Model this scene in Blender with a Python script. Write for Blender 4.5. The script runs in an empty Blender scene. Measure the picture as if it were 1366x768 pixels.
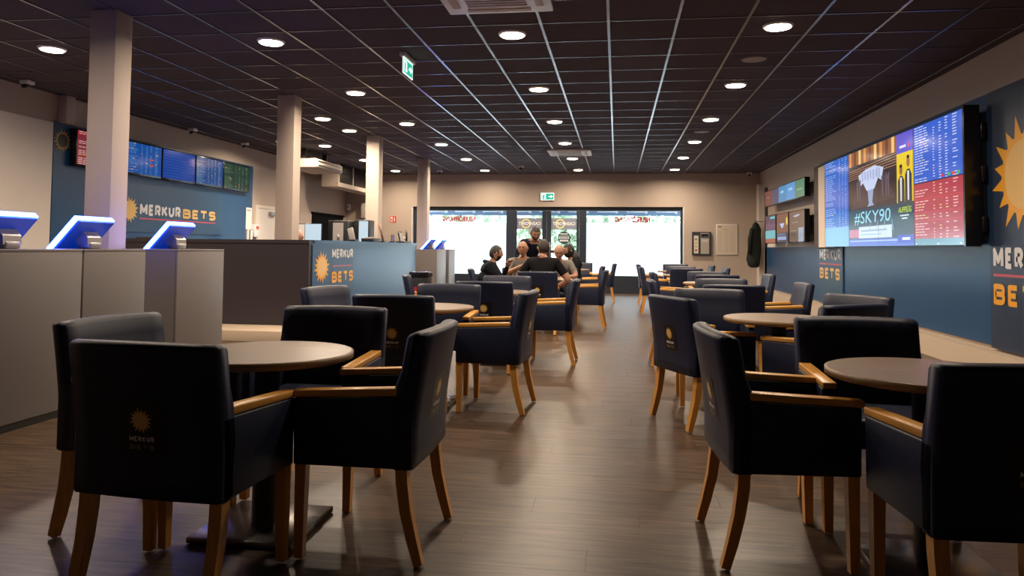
import bpy, bmesh, math, random
from mathutils import Vector, Matrix
R = math.radians
random.seed(7)
scene = bpy.context.scene
COL = scene.collection

# ------------------------------------------------------------------ camera
CAM_H = 1.16
F_PX, CX, CY = 984.395, 684.42, 288.813          # focal length and principal point in a 1366x768 frame
AX_R = Vector((0.9902326, 0.1390692, 0.0099559))
AX_F = Vector((-0.1393719, 0.9893002, 0.0431351))
AX_U = Vector((-0.0038507, -0.0441014, 0.9990196))
cam = bpy.data.cameras.new('camera')
cam.sensor_width = 36.0
cam.lens = F_PX / 1366 * 36.0
cam.shift_x = (683 - CX) / 1366
cam.shift_y = (CY - 384) / 1366
cam.clip_start = 0.05
cam.clip_end = 400
cam_o = bpy.data.objects.new('camera', cam)
COL.objects.link(cam_o)
m = Matrix.Identity(4)
for i in range(3):
    m[i][0], m[i][1], m[i][2] = AX_R[i], AX_U[i], -AX_F[i]
m[2][3] = CAM_H
cam_o.matrix_world = m
scene.camera = cam_o

# ------------------------------------------------------------------ daylight outside and exposure
world = bpy.data.worlds.new('overcast_sky')
scene.world = world
world.use_nodes = True
bgn = world.node_tree.nodes['Background']
bgn.inputs[0].default_value = (0.86, 0.94, 1.0, 1)
bgn.inputs[1].default_value = 11.0
vs = scene.view_settings
vs.view_transform = 'Standard'
vs.look = 'None'
vs.gamma = 1.0
vs.use_curve_mapping = False
vs.exposure = 0.0

LAMP_W = 48.0                     # each ceiling downlight
LAMP_COL = (1.0, 0.80, 0.60)
CEIL = 3.17
Y_FAR = 19.74
X_L, X_R, Y_BACK = -7.5, 3.65, -2.6

# ------------------------------------------------------------------ materials
MATS = {}
def mat(name, color, rough=0.5, metal=0.0, spec=0.5, var=0.0, vscale=8.0, stretch=(1, 1, 1), bump=0.0, bscale=80.0,
        emit=None, estr=0.0, coat=0.0, rnd=0.0):
    if name in MATS:
        return MATS[name]
    mt = bpy.data.materials.new(name)
    mt.use_nodes = True
    nt = mt.node_tree
    b = nt.nodes['Principled BSDF']
    b.inputs['Base Color'].default_value = (*color, 1)
    b.inputs['Roughness'].default_value = rough
    b.inputs['Metallic'].default_value = metal
    b.inputs['Specular IOR Level'].default_value = spec
    b.inputs['Coat Weight'].default_value = coat
    if emit:
        b.inputs['Emission Color'].default_value = (*emit, 1)
        b.inputs['Emission Strength'].default_value = estr
    if var > 0 or bump > 0 or rnd > 0:
        tc = nt.nodes.new('ShaderNodeTexCoord')
        mp = nt.nodes.new('ShaderNodeMapping')
        mp.inputs['Scale'].default_value = stretch
        nt.links.new(tc.outputs['Object'], mp.inputs[0])
    if var > 0 or rnd > 0:
        nz = nt.nodes.new('ShaderNodeTexNoise')
        nz.inputs['Scale'].default_value = vscale
        nz.inputs['Detail'].default_value = 5
        nt.links.new(mp.outputs[0], nz.inputs['Vector'])
        mr = nt.nodes.new('ShaderNodeMapRange')
        mr.inputs['To Min'].default_value = 1 - var * 1.6
        mr.inputs['To Max'].default_value = 1 + var * 1.6
        nt.links.new(nz.outputs['Fac'], mr.inputs['Value'])
        val = mr.outputs[0]
        if rnd > 0:
            oi = nt.nodes.new('ShaderNodeObjectInfo')
            mr2 = nt.nodes.new('ShaderNodeMapRange')
            mr2.inputs['To Min'].default_value = 1 - rnd
            mr2.inputs['To Max'].default_value = 1 + rnd
            nt.links.new(oi.outputs['Random'], mr2.inputs['Value'])
            mm = nt.nodes.new('ShaderNodeMath'); mm.operation = 'MULTIPLY'
            nt.links.new(val, mm.inputs[0]); nt.links.new(mr2.outputs[0], mm.inputs[1])
            val = mm.outputs[0]
            ad = nt.nodes.new('ShaderNodeVectorMath'); ad.operation = 'ADD'
            cb = nt.nodes.new('ShaderNodeCombineXYZ')
            ms = nt.nodes.new('ShaderNodeMath'); ms.operation = 'MULTIPLY'; ms.inputs[1].default_value = 37.0
            nt.links.new(oi.outputs['Random'], ms.inputs[0])
            nt.links.new(ms.outputs[0], cb.inputs[0]); nt.links.new(ms.outputs[0], cb.inputs[1])
            nt.links.new(mp.outputs[0], ad.inputs[0]); nt.links.new(cb.outputs[0], ad.inputs[1])
            nt.links.new(ad.outputs[0], nz.inputs['Vector'])
        vm = nt.nodes.new('ShaderNodeVectorMath'); vm.operation = 'SCALE'
        vm.inputs[0].default_value = color
        nt.links.new(val, vm.inputs['Scale'])
        nt.links.new(vm.outputs[0], b.inputs['Base Color'])
    if bump > 0:
        n2 = nt.nodes.new('ShaderNodeTexNoise')
        n2.inputs['Scale'].default_value = bscale
        n2.inputs['Detail'].default_value = 3
        nt.links.new(mp.outputs[0], n2.inputs['Vector'])
        bp = nt.nodes.new('ShaderNodeBump')
        bp.inputs['Strength'].default_value = bump
        bp.inputs['Distance'].default_value = 0.004
        nt.links.new(n2.outputs['Fac'], bp.inputs['Height'])
        nt.links.new(bp.outputs[0], b.inputs['Normal'])
    MATS[name] = mt
    return mt

def attr_mat(name, emissive, strength=1.0, rough=0.5):
    if name in MATS:
        return MATS[name]
    mt = bpy.data.materials.new(name)
    mt.use_nodes = True
    nt = mt.node_tree
    b = nt.nodes['Principled BSDF']
    a = nt.nodes.new('ShaderNodeVertexColor')
    a.layer_name = 'Col'
    b.inputs['Roughness'].default_value = rough
    if emissive:
        b.inputs['Base Color'].default_value = (0.01, 0.01, 0.012, 1)
        nt.links.new(a.outputs['Color'], b.inputs['Emission Color'])
        b.inputs['Emission Strength'].default_value = strength
    else:
        nt.links.new(a.outputs['Color'], b.inputs['Base Color'])
    MATS[name] = mt
    return mt

def srgb(r, g, b):
    f = lambda c: (c / 255) / 12.92 if c <= 10 else (((c / 255) + 0.055) / 1.055) ** 2.4
    return (f(r), f(g), f(b))

M_wall = mat('greige_wall_paint', (0.47, 0.385, 0.32), 0.75, var=0.03, vscale=3, bump=0.05, bscale=200)
M_wall_pale = mat('pale_cream_wall_paint', (0.70, 0.64, 0.58), 0.75, var=0.02, vscale=3)
M_col = mat('column_paint', (0.50, 0.415, 0.36), 0.7, var=0.03, vscale=4, bump=0.05, bscale=150)
M_tile = mat('dark_ceiling_tile', (0.088, 0.074, 0.088), 0.9, spec=0.15, var=0.15, vscale=30, bump=0.25, bscale=250, rnd=0.10)
M_runner = mat('dark_satin_grid_metal', (0.30, 0.33, 0.39), 0.26, metal=0.85)
M_plank = mat('grey_brown_floor_plank', (0.080, 0.048, 0.028), 0.37, spec=0.42, var=1.0, vscale=3.6, stretch=(1.0, 11, 1), bump=0.06, bscale=30, rnd=0.10)
M_groove = mat('floor_joint', (0.06, 0.04, 0.027), 0.6)
M_blue = mat('navy_blue_panel', (0.008, 0.057, 0.152), 0.34, spec=0.4, var=0.04, vscale=2)
M_dkblue = mat('dark_navy_sign_board', (0.012, 0.028, 0.065), 0.4)
M_counter = mat('dark_brown_violet_laminate', (0.036, 0.028, 0.036), 0.45, var=0.05, vscale=3)
M_leather = mat('navy_leatherette', (0.0105, 0.0160, 0.043), 0.47, spec=0.38, var=0.12, vscale=20, bump=0.12, bscale=350)
M_wood = mat('orange_oiled_beech', (0.70, 0.345, 0.075), 0.33, var=0.16, vscale=6, stretch=(12, 1.5, 12))
M_legwood = mat('orange_beech_leg', (0.64, 0.30, 0.065), 0.36, var=0.16, vscale=6, stretch=(12, 12, 1.5))
M_foot = mat('black_glide', (0.01, 0.01, 0.01), 0.5)
M_patch = mat('black_logo_patch', (0.006, 0.006, 0.007), 0.5)
M_gold = mat('gold_print', (0.62, 0.36, 0.06), 0.5)
M_white = mat('white_print', (0.72, 0.72, 0.72), 0.5)
M_table = mat('walnut_grey_laminate', (0.235, 0.165, 0.115), 0.33, var=0.22, vscale=3, stretch=(1.5, 14, 1))
M_edge = mat('brown_edge_band', (0.27, 0.16, 0.075), 0.4)
M_black = mat('black_powder_coat', (0.012, 0.012, 0.014), 0.4)
M_blkgloss = mat('black_gloss_plastic', (0.008, 0.008, 0.010), 0.2)
M_steel = mat('dark_burnished_steel', (0.20, 0.18, 0.165), 0.25, metal=0.85)
M_cab = mat('light_grey_laminate', (0.185, 0.165, 0.163), 0.45, var=0.02, vscale=3)
M_seam = mat('black_gap', (0.01, 0.01, 0.01), 0.8)
M_silver = mat('silver_bracket', (0.36, 0.34, 0.35), 0.38, metal=0.8)
M_frame = mat('anthracite_aluminium', (0.017, 0.023, 0.038), 0.4)
M_wplast = mat('white_plastic', (0.75, 0.74, 0.73), 0.4)
M_greyplast = mat('grey_plastic', (0.36, 0.34, 0.34), 0.5)
M_plinth = mat('beige_plinth', (0.56, 0.45, 0.34), 0.6)
M_doorw = mat('white_door', (0.72, 0.66, 0.61), 0.5)
M_lens = mat('lit_diffuser', (0.9, 0.9, 0.9), 0.5, emit=(1.0, 0.84, 0.64), estr=20.0)
M_led = mat('blue_led_strip', (0.2, 0.3, 0.9), 0.4, emit=(0.035, 0.10, 1.0), estr=30.0)
M_ledplast = mat('blue_grey_terminal_shell', (0.03, 0.06, 0.32), 0.3, emit=(0.0, 0.06, 0.75), estr=0.28)
M_attr = attr_mat('printed_board', False, rough=0.42)
M_screen = attr_mat('lit_screen', True, 1.0, rough=0.15)
M_exit = attr_mat('lit_exit_sign', True, 1.7, rough=0.3)

def glass_mat():
    mt = bpy.data.materials.new('clear_window_glass')
    mt.use_nodes = True
    nt = mt.node_tree
    nt.nodes.remove(nt.nodes['Principled BSDF'])
    tr = nt.nodes.new('ShaderNodeBsdfTransparent'); tr.inputs[0].default_value = (0.93, 0.97, 0.97, 1)
    gl = nt.nodes.new('ShaderNodeBsdfGlossy'); gl.inputs['Roughness'].default_value = 0.02
    fr = nt.nodes.new('ShaderNodeFresnel'); fr.inputs[0].default_value = 1.45
    mx = nt.nodes.new('ShaderNodeMixShader')
    nt.links.new(fr.outputs[0], mx.inputs[0]); nt.links.new(tr.outputs[0], mx.inputs[1]); nt.links.new(gl.outputs[0], mx.inputs[2])
    nt.links.new(mx.outputs[0], nt.nodes['Material Output'].inputs[0])
    return mt
def film_mat():
    mt = bpy.data.materials.new('frosted_window_film')
    mt.use_nodes = True
    nt = mt.node_tree
    nt.nodes.remove(nt.nodes['Principled BSDF'])
    tl = nt.nodes.new('ShaderNodeBsdfTranslucent'); tl.inputs[0].default_value = (0.88, 0.92, 0.95, 1)
    tr = nt.nodes.new('ShaderNodeBsdfTransparent'); tr.inputs[0].default_value = (0.95, 0.97, 1, 1)
    mx = nt.nodes.new('ShaderNodeMixShader'); mx.inputs[0].default_value = 0.04
    nt.links.new(tl.outputs[0], mx.inputs[1]); nt.links.new(tr.outputs[0], mx.inputs[2])
    nt.links.new(mx.outputs[0], nt.nodes['Material Output'].inputs[0])
    return mt
M_glass, M_film = glass_mat(), film_mat()
def red_film():
    mt = bpy.data.materials.new('red_translucent_lettering')
    mt.use_nodes = True
    nt = mt.node_tree
    nt.nodes.remove(nt.nodes['Principled BSDF'])
    tl = nt.nodes.new('ShaderNodeBsdfTranslucent'); tl.inputs[0].default_value = (0.30, 0.010, 0.025, 1)
    df = nt.nodes.new('ShaderNodeBsdfDiffuse'); df.inputs[0].default_value = (0.5, 0.02, 0.03, 1)
    mx = nt.nodes.new('ShaderNodeMixShader')
    nt.links.new(tl.outputs[0], mx.inputs[1]); nt.links.new(df.outputs[0], mx.inputs[2])
    nt.links.new(mx.outputs[0], nt.nodes['Material Output'].inputs[0])
    return mt
M_redfilm = red_film()

# ------------------------------------------------------------------ mesh helpers
class MB:
    """collects shapes, links them as one mesh object"""
    def __init__(s):
        s.v, s.f, s.mi, s.mats, s.sm = [], [], [], [], []
    def mid(s, m):
        if m not in s.mats:
            s.mats.append(m)
        return s.mats.index(m)
    def add(s, vs_, fs, m=None, smooth=False):
        o = len(s.v)
        s.v += [tuple(p) for p in vs_]
        k = s.mid(m)
        for f in fs:
            s.f.append(tuple(i + o for i in f)); s.mi.append(k); s.sm.append(smooth)
        return s
    def box(s, c0, c1, m=None, bev=0.0):
        x0, y0, z0 = [min(a, b) for a, b in zip(c0, c1)]
        x1, y1, z1 = [max(a, b) for a, b in zip(c0, c1)]
        if bev <= 0:
            v = [(x, y, z) for z in (z0, z1) for x, y in ((x0, y0), (x1, y0), (x1, y1), (x0, y1))]
            f = [(3, 2, 1, 0), (4, 5, 6, 7), (0, 1, 5, 4), (1, 2, 6, 5), (2, 3, 7, 6), (3, 0, 4, 7)]
            return s.add(v, f, m)
        bm = bmesh.new()
        bmesh.ops.create_cube(bm, size=1)
        for q in bm.verts:
            q.co = Vector(((x0 + x1) / 2 + q.co.x * (x1 - x0), (y0 + y1) / 2 + q.co.y * (y1 - y0), (z0 + z1) / 2 + q.co.z * (z1 - z0)))
        bmesh.ops.bevel(bm, geom=bm.edges[:], offset=bev, segments=2, affect='EDGES', profile=0.5)
        bm.verts.index_update()
        s.add([q.co[:] for q in bm.verts], [[q.index for q in f.verts] for f in bm.faces], m, True)
        bm.free()
        return s
    def cyl(s, c, r, z0, z1, m=None, n=24, r1=None, smooth=True):
        r1 = r if r1 is None else r1
        v = [(c[0] + r * math.cos(2 * math.pi * i / n), c[1] + r * math.sin(2 * math.pi * i / n), z0) for i in range(n)]
        v += [(c[0] + r1 * math.cos(2 * math.pi * i / n), c[1] + r1 * math.sin(2 * math.pi * i / n), z1) for i in range(n)]
        s.add(v, [(i, (i + 1) % n, n + (i + 1) % n, n + i) for i in range(n)], m, smooth)
        s.add(v[:n], [tuple(range(n))[::-1]], m)
        s.add(v[n:], [tuple(range(n))], m)
        return s
    def tube(s, pts, rad, m=None, n=8, square=False, smooth=True):
        pts = [Vector(p) for p in pts]
        if not isinstance(rad, (list, tuple)):
            rad = [rad] * len(pts)
        v = []
        for i, p in enumerate(pts):
            d = (pts[min(i + 1, len(pts) - 1)] - pts[max(i - 1, 0)]).normalized()
            a = Vector((1, 0, 0)) if abs(d.x) < 0.9 else Vector((0, 1, 0))
            u = (a - d * a.dot(d)).normalized(); w = d.cross(u)
            for k in range(n):
                t = 2 * math.pi * (k + (0.5 if square else 0)) / n
                v.append(p + (u * math.cos(t) + w * math.sin(t)) * rad[i] * (1.414 if square else 1))
        L = len(pts)
        f = [(i * n + k, i * n + (k + 1) % n, (i + 1) * n + (k + 1) % n, (i + 1) * n + k) for i in range(L - 1) for k in range(n)]
        f += [tuple(range(n))[::-1], tuple((L - 1) * n + k for k in range(n))]
        return s.add(v, f, m, smooth and not square)
    def mesh(s, name):
        me = bpy.data.meshes.new(name)
        me.from_pydata(s.v, [], s.f)
        for mm in s.mats:
            me.materials.append(mm)
        me.polygons.foreach_set('material_index', s.mi)
        me.polygons.foreach_set('use_smooth', s.sm)
        me.update()
        bm = bmesh.new(); bm.from_mesh(me)
        bmesh.ops.recalc_face_normals(bm, faces=bm.faces[:])
        bm.to_mesh(me); bm.free()
        return me
    def build(s, name, parent=None, loc=None):
        return link(name, s.mesh(name), parent, loc)

def link(name, data, parent=None, loc=None, rz=0.0):
    o = bpy.data.objects.new(name, data)
    COL.objects.link(o)
    if parent:
        o.parent = parent
    if loc is not None:
        o.location = loc
    if rz:
        o.rotation_euler.z = rz
    return o
def tag(o, label, cat=None, group=None, kind=None):
    o['label'] = label
    if cat: o['category'] = cat
    if group: o['group'] = group
    if kind: o['kind'] = kind
    return o
def thing(name, label, cat, loc=(0, 0, 0), rz=0.0, group=None, kind=None):
    return tag(link(name, None, None, loc, rz), label, cat, group, kind)
def struct(name, mb, label, cat):
    return tag(mb.build(name), label, cat, kind='structure')
def copy_tree(o, parent=None):
    c = o.copy(); COL.objects.link(c)
    if parent: c.parent = parent
    for ch in o.children:
        copy_tree(ch, c)
    return c

_txt = {}
def text_tris(s, bold=0.0, space=1.0):
    """triangles of a line of lettering; cap height 1, origin at left end of the base line"""
    k = (s, bold, space)
    if k in _txt:
        return _txt[k]
    cu = bpy.data.curves.new('lettering', 'FONT')
    cu.body = s; cu.size = 1.0; cu.offset = bold; cu.space_character = space; cu.resolution_u = 3
    ob = bpy.data.objects.new('lettering', cu); COL.objects.link(ob)
    dg = bpy.context.evaluated_depsgraph_get()
    me = ob.evaluated_get(dg).to_mesh()
    me.calc_loop_triangles()
    vs_ = [v.co.copy() for v in me.vertices]
    tr = [tuple(t.vertices) for t in me.loop_triangles]
    ob.evaluated_get(dg).to_mesh_clear()
    bpy.data.objects.remove(ob); bpy.data.curves.remove(cu)
    if vs_:
        x0 = min(v.x for v in vs_); x1 = max(v.x for v in vs_); h = 0.7
        vs_ = [((v.x - x0) / (x1 - x0), v.y / h) for v in vs_]
    _txt[k] = (vs_, tr)
    return _txt[k]

class Flat:
    """flat printed or lit board built of coloured faces; u to the viewer's right, v up, w towards the viewer"""
    def __init__(s):
        s.v, s.f, s.c, s.w = [], [], [], 0.0
    def layer(s, d=0.0008):
        s.w += d; return s
    def poly(s, pts, col):
        o = len(s.v)
        s.v += [(p[0], p[1], s.w) for p in pts]
        s.f.append(tuple(range(o, o + len(pts)))); s.c.append(col)
    def rect(s, u0, v0, u1, v1, col):
        s.poly([(u0, v0), (u1, v0), (u1, v1), (u0, v1)], col)
    def disc(s, u, v, r, col, n=28, ry=None):
        ry = ry or r
        s.poly([(u + r * math.cos(2 * math.pi * i / n), v + ry * math.sin(2 * math.pi * i / n)) for i in range(n)], col)
    def ring(s, u, v, r0, r1, col, n=28):
        for i in range(n):
            a, b = 2 * math.pi * i / n, 2 * math.pi * (i + 1) / n
            s.poly([(u + r0 * math.cos(a), v + r0 * math.sin(a)), (u + r1 * math.cos(a), v + r1 * math.sin(a)),
                    (u + r1 * math.cos(b), v + r1 * math.sin(b)), (u + r0 * math.cos(b), v + r0 * math.sin(b))], col)
    def text(s, t, u0, v0, width, height, col, bold=0.012, mirror=False, shear=0.0):
        vs_, tr = text_tris(t, bold)
        o = len(s.v)
        for x, y in vs_:
            xx = 1 - x if mirror else x
            s.v.append((u0 + xx * width + shear * y * height, v0 + y * height, s.w))
        for q in tr:
            s.f.append(tuple(i + o for i in q)); s.c.append(col)
    def stroke(s, pts, w, col, lift=0.0):
        w0, e = s.w, min(0.0004, w * 0.05)
        for i, ((x0, y0), (x1, y1)) in enumerate(zip(pts, pts[1:])):
            L = math.hypot(x1 - x0, y1 - y0) or 1e-6
            nx, ny = -(y1 - y0) / L * w / 2, (x1 - x0) / L * w / 2
            s.w = w0 + e * (i % 3 + 4 * lift)
            s.poly([(x0 + nx, y0 + ny), (x0 - nx, y0 - ny), (x1 - nx, y1 - ny), (x1 + nx, y1 + ny)], col)
        for i, (x, y) in enumerate(pts[1:-1]):
            s.w = w0 + e * (3 + 0.4 * (i % 3) + 4 * lift)
            s.disc(x, y, w / 2, col, 10)
        s.w = w0
    def word(s, t, u0, v0, width, height, col, fat=0.255):
        rel = {'M': 1.2, 'E': 0.82, 'R': 0.95, 'K': 0.98, 'U': 1.0, 'B': 0.98, 'T': 0.95, 'S': 0.95}
        def arc(cx, cy, rx, ry, a0, a1, n=7):
            return [(cx + rx * math.cos(R(a0 + (a1 - a0) * i / n)), cy + ry * math.sin(R(a0 + (a1 - a0) * i / n))) for i in range(n + 1)]
        GL = {'M': [[(0, 0), (0, 1), (.5, .30), (1, 1), (1, 0)]], 'E': [[(1, 1), (0, 1), (0, 0), (1, 0)], [(0, .5), (.86, .5)]],
              'R': [[(0, 0), (0, 1)] + arc(.62, .72, .36, .28, 90, -90) + [(0, .44)], [(.5, .44), (1, 0)]], 'K': [[(0, 0), (0, 1)], [(1, 1), (.05, .42)], [(.38, .60), (1, 0)]],
              'U': [[(0, 1)] + arc(.5, .40, .5, .40, 180, 360) + [(1, 1)]], 'B': [[(0, 0), (0, 1)] + arc(.66, .76, .30, .24, 90, -90) + [(0, .52)], [(.5, .52)] + arc(.66, .26, .34, .26, 90, -90) + [(0, 0), (0, .3)]],
              'T': [[(0, 1), (1, 1)], [(.5, 1), (.5, 0)]], 'S': [[(1, .84)] + arc(.74, .80, .22, .20, 40, 90, 2) + arc(.28, .76, .28, .24, 90, 270) + arc(.72, .26, .28, .26, 90, -90) + arc(.26, .20, .24, .20, 270, 215, 2)]}
        gap = 0.34
        tot = sum(rel[c] for c in t) + gap * (len(t) - 1) * 0.62
        k = width / tot; x = u0; w = fat * height
        for c in t:
            gw = rel[c] * k
            for li, pl in enumerate(GL[c]):
                s.stroke([(x + w / 2 + a * (gw - w), v0 + w / 2 + b * (height - w)) for a, b in pl], w, col, li)
            x += gw + gap * 0.62 * k
    def sun(s, u, v, r, disc_c, ray_c, n=16, sx=1.0):
        for i in range(n):
            a = 2 * math.pi * (i + 0.5) / n; h = math.pi / n * 0.95
            rr = r * (1.0 if i % 2 == 0 else 0.90)
            s.poly([(u + sx * 0.62 * r * math.cos(a - h), v + 0.62 * r * math.sin(a - h)), (u + sx * rr * math.cos(a), v + rr * math.sin(a)),
                    (u + sx * 0.62 * r * math.cos(a + h), v + 0.62 * r * math.sin(a + h))], ray_c)
        s.layer(); s.disc(u, v, 0.655 * r * sx, ray_c, ry=0.655 * r)
        s.layer(); s.disc(u, v, 0.56 * r * sx, disc_c, ry=0.56 * r)
    def mesh(s, name, origin, U, V, m):
        O, U, V = Vector(origin), Vector(U), Vector(V); W = U.cross(V)
        me = bpy.data.meshes.new(name)
        me.from_pydata([O + U * a + V * b + W * c for a, b, c in s.v], [], s.f)
        ca = me.color_attributes.new('Col', 'FLOAT_COLOR', 'CORNER')
        for p, c in zip(me.polygons, s.c):
            for li in p.loop_indices:
                ca.data[li].color = (*c, 1)
        me.materials.append(m); me.update()
        return me
    def build(s, name, origin, U, V, m, parent=None):
        return link(name, s.mesh(name, origin, U, V, m), parent)
# viewer directions on the walls
UL, UR, UF, UZ = (0, 1, 0), (0, -1, 0), (1, 0, 0), (0, 0, 1)

# ================================================================== THE ROOM
# ---- floor with its planks
fl = struct('floor', MB().box((X_L - 0.2, Y_BACK, -0.12), (X_R + 0.2, Y_FAR + 0.2, -0.006), M_groove), 'grey brown plank floor of the whole room', 'floor')
PL, PW = 1.30, 0.19
pm = MB(); pm.add([(0, 0, -0.0055), (PL - 0.0003, 0, -0.0055), (PL - 0.0003, PW - 0.0003, -0.0055), (0, PW - 0.0003, -0.0055),
                   (0.0003, 0.0003, 0), (PL - 0.0006, 0.0003, 0), (PL - 0.0006, PW - 0.0006, 0), (0.0003, PW - 0.0006, 0)],
                  [(4, 5, 6, 7), (0, 1, 5, 4), (1, 2, 6, 5), (2, 3, 7, 6), (3, 0, 4, 7)], M_plank)
plank_me = pm.mesh('plank')
rest = MB()
cnt = 0
ny = int((Y_FAR - Y_BACK) / PW) + 1
for j in range(ny):
    y = Y_BACK + j * PW
    off = [0.0, 0.47, 0.93, 0.21, 0.71][j % 5]
    x = X_L - 0.2 - off
    while x < X_R + 0.1:
        vis = y > 2.2 and x > -3.9 and x < 3.4 and x + PL > (-0.52 * y - 0.2)
        if vis and cnt < 300:
            link('plank', plank_me, fl, (x, y, 0)); cnt += 1
        else:
            rest.add([(a + x, b + y, c) for a, b, c in pm.v], pm.f, M_plank)
        x += PL
rs = rest.build('plank_field', fl); rs['kind'] = 'stuff'

# ---- ceiling with tiles and grid
GX0, GY0, T = -0.0804, 6.4831, 0.6
ce = struct('ceiling', MB().box((X_L - 0.2, Y_BACK, CEIL + 0.012), (X_R + 0.2, Y_FAR + 0.3, CEIL + 0.15), M_seam), 'dark suspended tile ceiling with metal grid', 'ceiling')
tm = MB(); g = 0.012
tm.add([(g, g, 0.004), (T - g, g, 0.004), (T - g, T - g, 0.004), (g, T - g, 0.004), (g, g, 0.012), (T - g, g, 0.012), (T - g, T - g, 0.012), (g, T - g, 0.012)],
       [(3, 2, 1, 0), (0, 1, 5, 4), (1, 2, 6, 5), (2, 3, 7, 6), (3, 0, 4, 7)], M_tile)
tile_me = tm.mesh('ceiling_tile')
rest = MB(); cnt = 0
ix0 = math.floor((X_L - GX0) / T); ix1 = math.ceil((X_R - GX0) / T)
iy0 = math.floor((Y_BACK - GY0) / T); iy1 = math.ceil((Y_FAR - GY0) / T)
for j in range(iy0, iy1):
    for i in range(ix0, ix1):
        x, y = GX0 + i * T, GY0 + j * T
        if j >= -1 and x > -0.75 * y - 0.3 and cnt < 300:
            link('ceiling_tile', tile_me, ce, (x, y, CEIL)); cnt += 1
        else:
            rest.add([(a + x, b + y, c + CEIL) for a, b, c in tm.v], tm.f, M_tile)
rs = rest.build('ceiling_tile_field', ce); rs['kind'] = 'stuff'
for i in range(ix0, ix1 + 1):
    x = GX0 + i * T
    MB().box((x - 0.0125, Y_BACK, CEIL - 0.004), (x + 0.0125, Y_FAR, CEIL + 0.004), M_runner).build('grid_runner', ce)
cm = MB().box((X_L, -0.006, CEIL - 0.002), (X_R, 0.006, CEIL + 0.003), M_runner).mesh('cross_runner')
for j in range(iy0 + 1, iy1):
    link('cross_runner', cm, ce, (0, GY0 + j * T, 0))

# ---- walls
wl = struct('wall_left', MB().box((X_L - 0.2, Y_BACK, 0), (X_L, Y_FAR + 0.2, CEIL + 0.01), M_wall), 'long greige wall behind the service counter', 'wall')
MB().box((X_L, Y_BACK, 0), (X_L + 0.03, 8.86, 2.785), M_wall_pale).build('pale_panel', wl)
MB().box((X_L, 8.87, 0), (X_L + 0.035, 11.6, 2.80), M_blue).build('blue_panel', wl)
MB().box((X_L, 11.605, 0), (X_L + 0.035, 14.33, 2.80), M_blue).build('blue_panel', wl)
MB().box((X_L, 8.95, 2.80), (X_L + 0.14, 9.12, CEIL), M_col, 0.01).build('pipe_casing', wl)
wr = struct('wall_right', MB().box((X_R, Y_BACK, 0), (X_R + 0.2, Y_FAR + 0.2, CEIL + 0.01), M_wall), 'long wall carrying the screens, greige above blue panels', 'wall')
for y0, y1 in ((1.2, 4.5), (4.503, 7.78), (7.785, 12.5), (12.505, 13.92), (13.925, 18.95)):
    MB().box((X_R - 0.03, y0, 0.27), (X_R, y1, 2.735 if y1 < 14 else 1.25), M_blue).build('blue_panel', wr)
MB().box((X_R - 0.03, 14.2, 1.25), (X_R, 18.6, 1.36), M_wall_pale).build('pale_rail', wr)
MB().box((X_R - 0.16, Y_BACK, 0), (X_R, 19.2, 0.225), M_plinth).build('plinth', wr)
MB().box((X_R - 0.08, 19.4, 0), (X_R, Y_FAR, 2.86), M_wall_pale).build('pilaster', wr)
MB().box((X_R - 0.03, 18.7, 0.27), (X_R, 18.95, 2.72), M_frame).build('panel_edge', wr)
wb = struct('wall_back', MB().box((X_L - 0.2, Y_BACK - 0.2, 0), (X_R + 0.2, Y_BACK, CEIL + 0.01), M_wall), 'wall behind the viewpoint', 'wall')
WX0, WX1, WZ = -5.6, 1.74, 2.29
wf = MB()
wf.box((X_L - 0.2, Y_FAR, 0), (WX0, Y_FAR + 0.3, CEIL + 0.01), M_wall)
wf.box((WX1, Y_FAR, 0), (X_R + 0.2, Y_FAR + 0.3, CEIL + 0.01), M_wall)
wf.box((WX0, Y_FAR, WZ), (WX1, Y_FAR + 0.3, CEIL + 0.01), M_wall)
wfo = struct('wall_far', wf, 'greige end wall around the shop front windows', 'wall')
MB().box((WX1 - 0.025, Y_FAR + 0.0, 0.45), (WX1, Y_FAR + 0.12, WZ), M_wplast).build('window_reveal', wfo)
MB().box((WX0, Y_FAR + 0.0, 0.45), (WX0 + 0.025, Y_FAR + 0.12, WZ), M_wplast).build('window_reveal', wfo)

# ---- shop front: two windows and a double door
YF0, YF1 = Y_FAR + 0.10, Y_FAR + 0.17
def window(name, x0, x1, gx0, gx1, label, red, red_u):
    w = thing(name, label, 'window', ((x0 + x1) / 2, YF0, 0), kind='structure')
    def part(n, mb):
        o = mb.build(n, w, (-(x0 + x1) / 2, -YF0, 0)); return o
    part('window_frame', MB().box((x0, YF0, 2.185), (x1, YF1, WZ), M_frame))
    part('window_frame', MB().box((x0, YF0, 0.42), (gx0, YF1, 2.185), M_frame))
    part('window_frame', MB().box((gx1, YF0, 0.42), (x1, YF1, 2.185), M_frame))
    part('base_panel', MB().box((x0, Y_FAR + 0.02, 0), (x1, YF1, 0.462), M_frame))
    part('pane', MB().box((gx0, YF0 + 0.03, 0.45), (gx1, YF0 + 0.036, 2.19), M_glass))
    fm = MB(); fm.add([(gx0, YF0 + 0.026, 0.463), (gx1, YF0 + 0.026, 0.463), (gx1, YF0 + 0.026, 1.875), (gx0, YF0 + 0.026, 1.875)], [(0, 1, 2, 3)], M_film)
    part('frosted_film', fm)
    f = Flat(); f.text(red, red_u, 1.895, 0.92, 0.125, srgb(205, 30, 48), 0.05, mirror=True)
    o = f.build('window_lettering', (0, YF0 + 0.022, 0), UF, UZ, M_redfilm, w)
    o.location = (-(x0 + x1) / 2, -YF0, 0)
    o['label'] = 'red lettering seen in mirror image'
    return w
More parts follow.
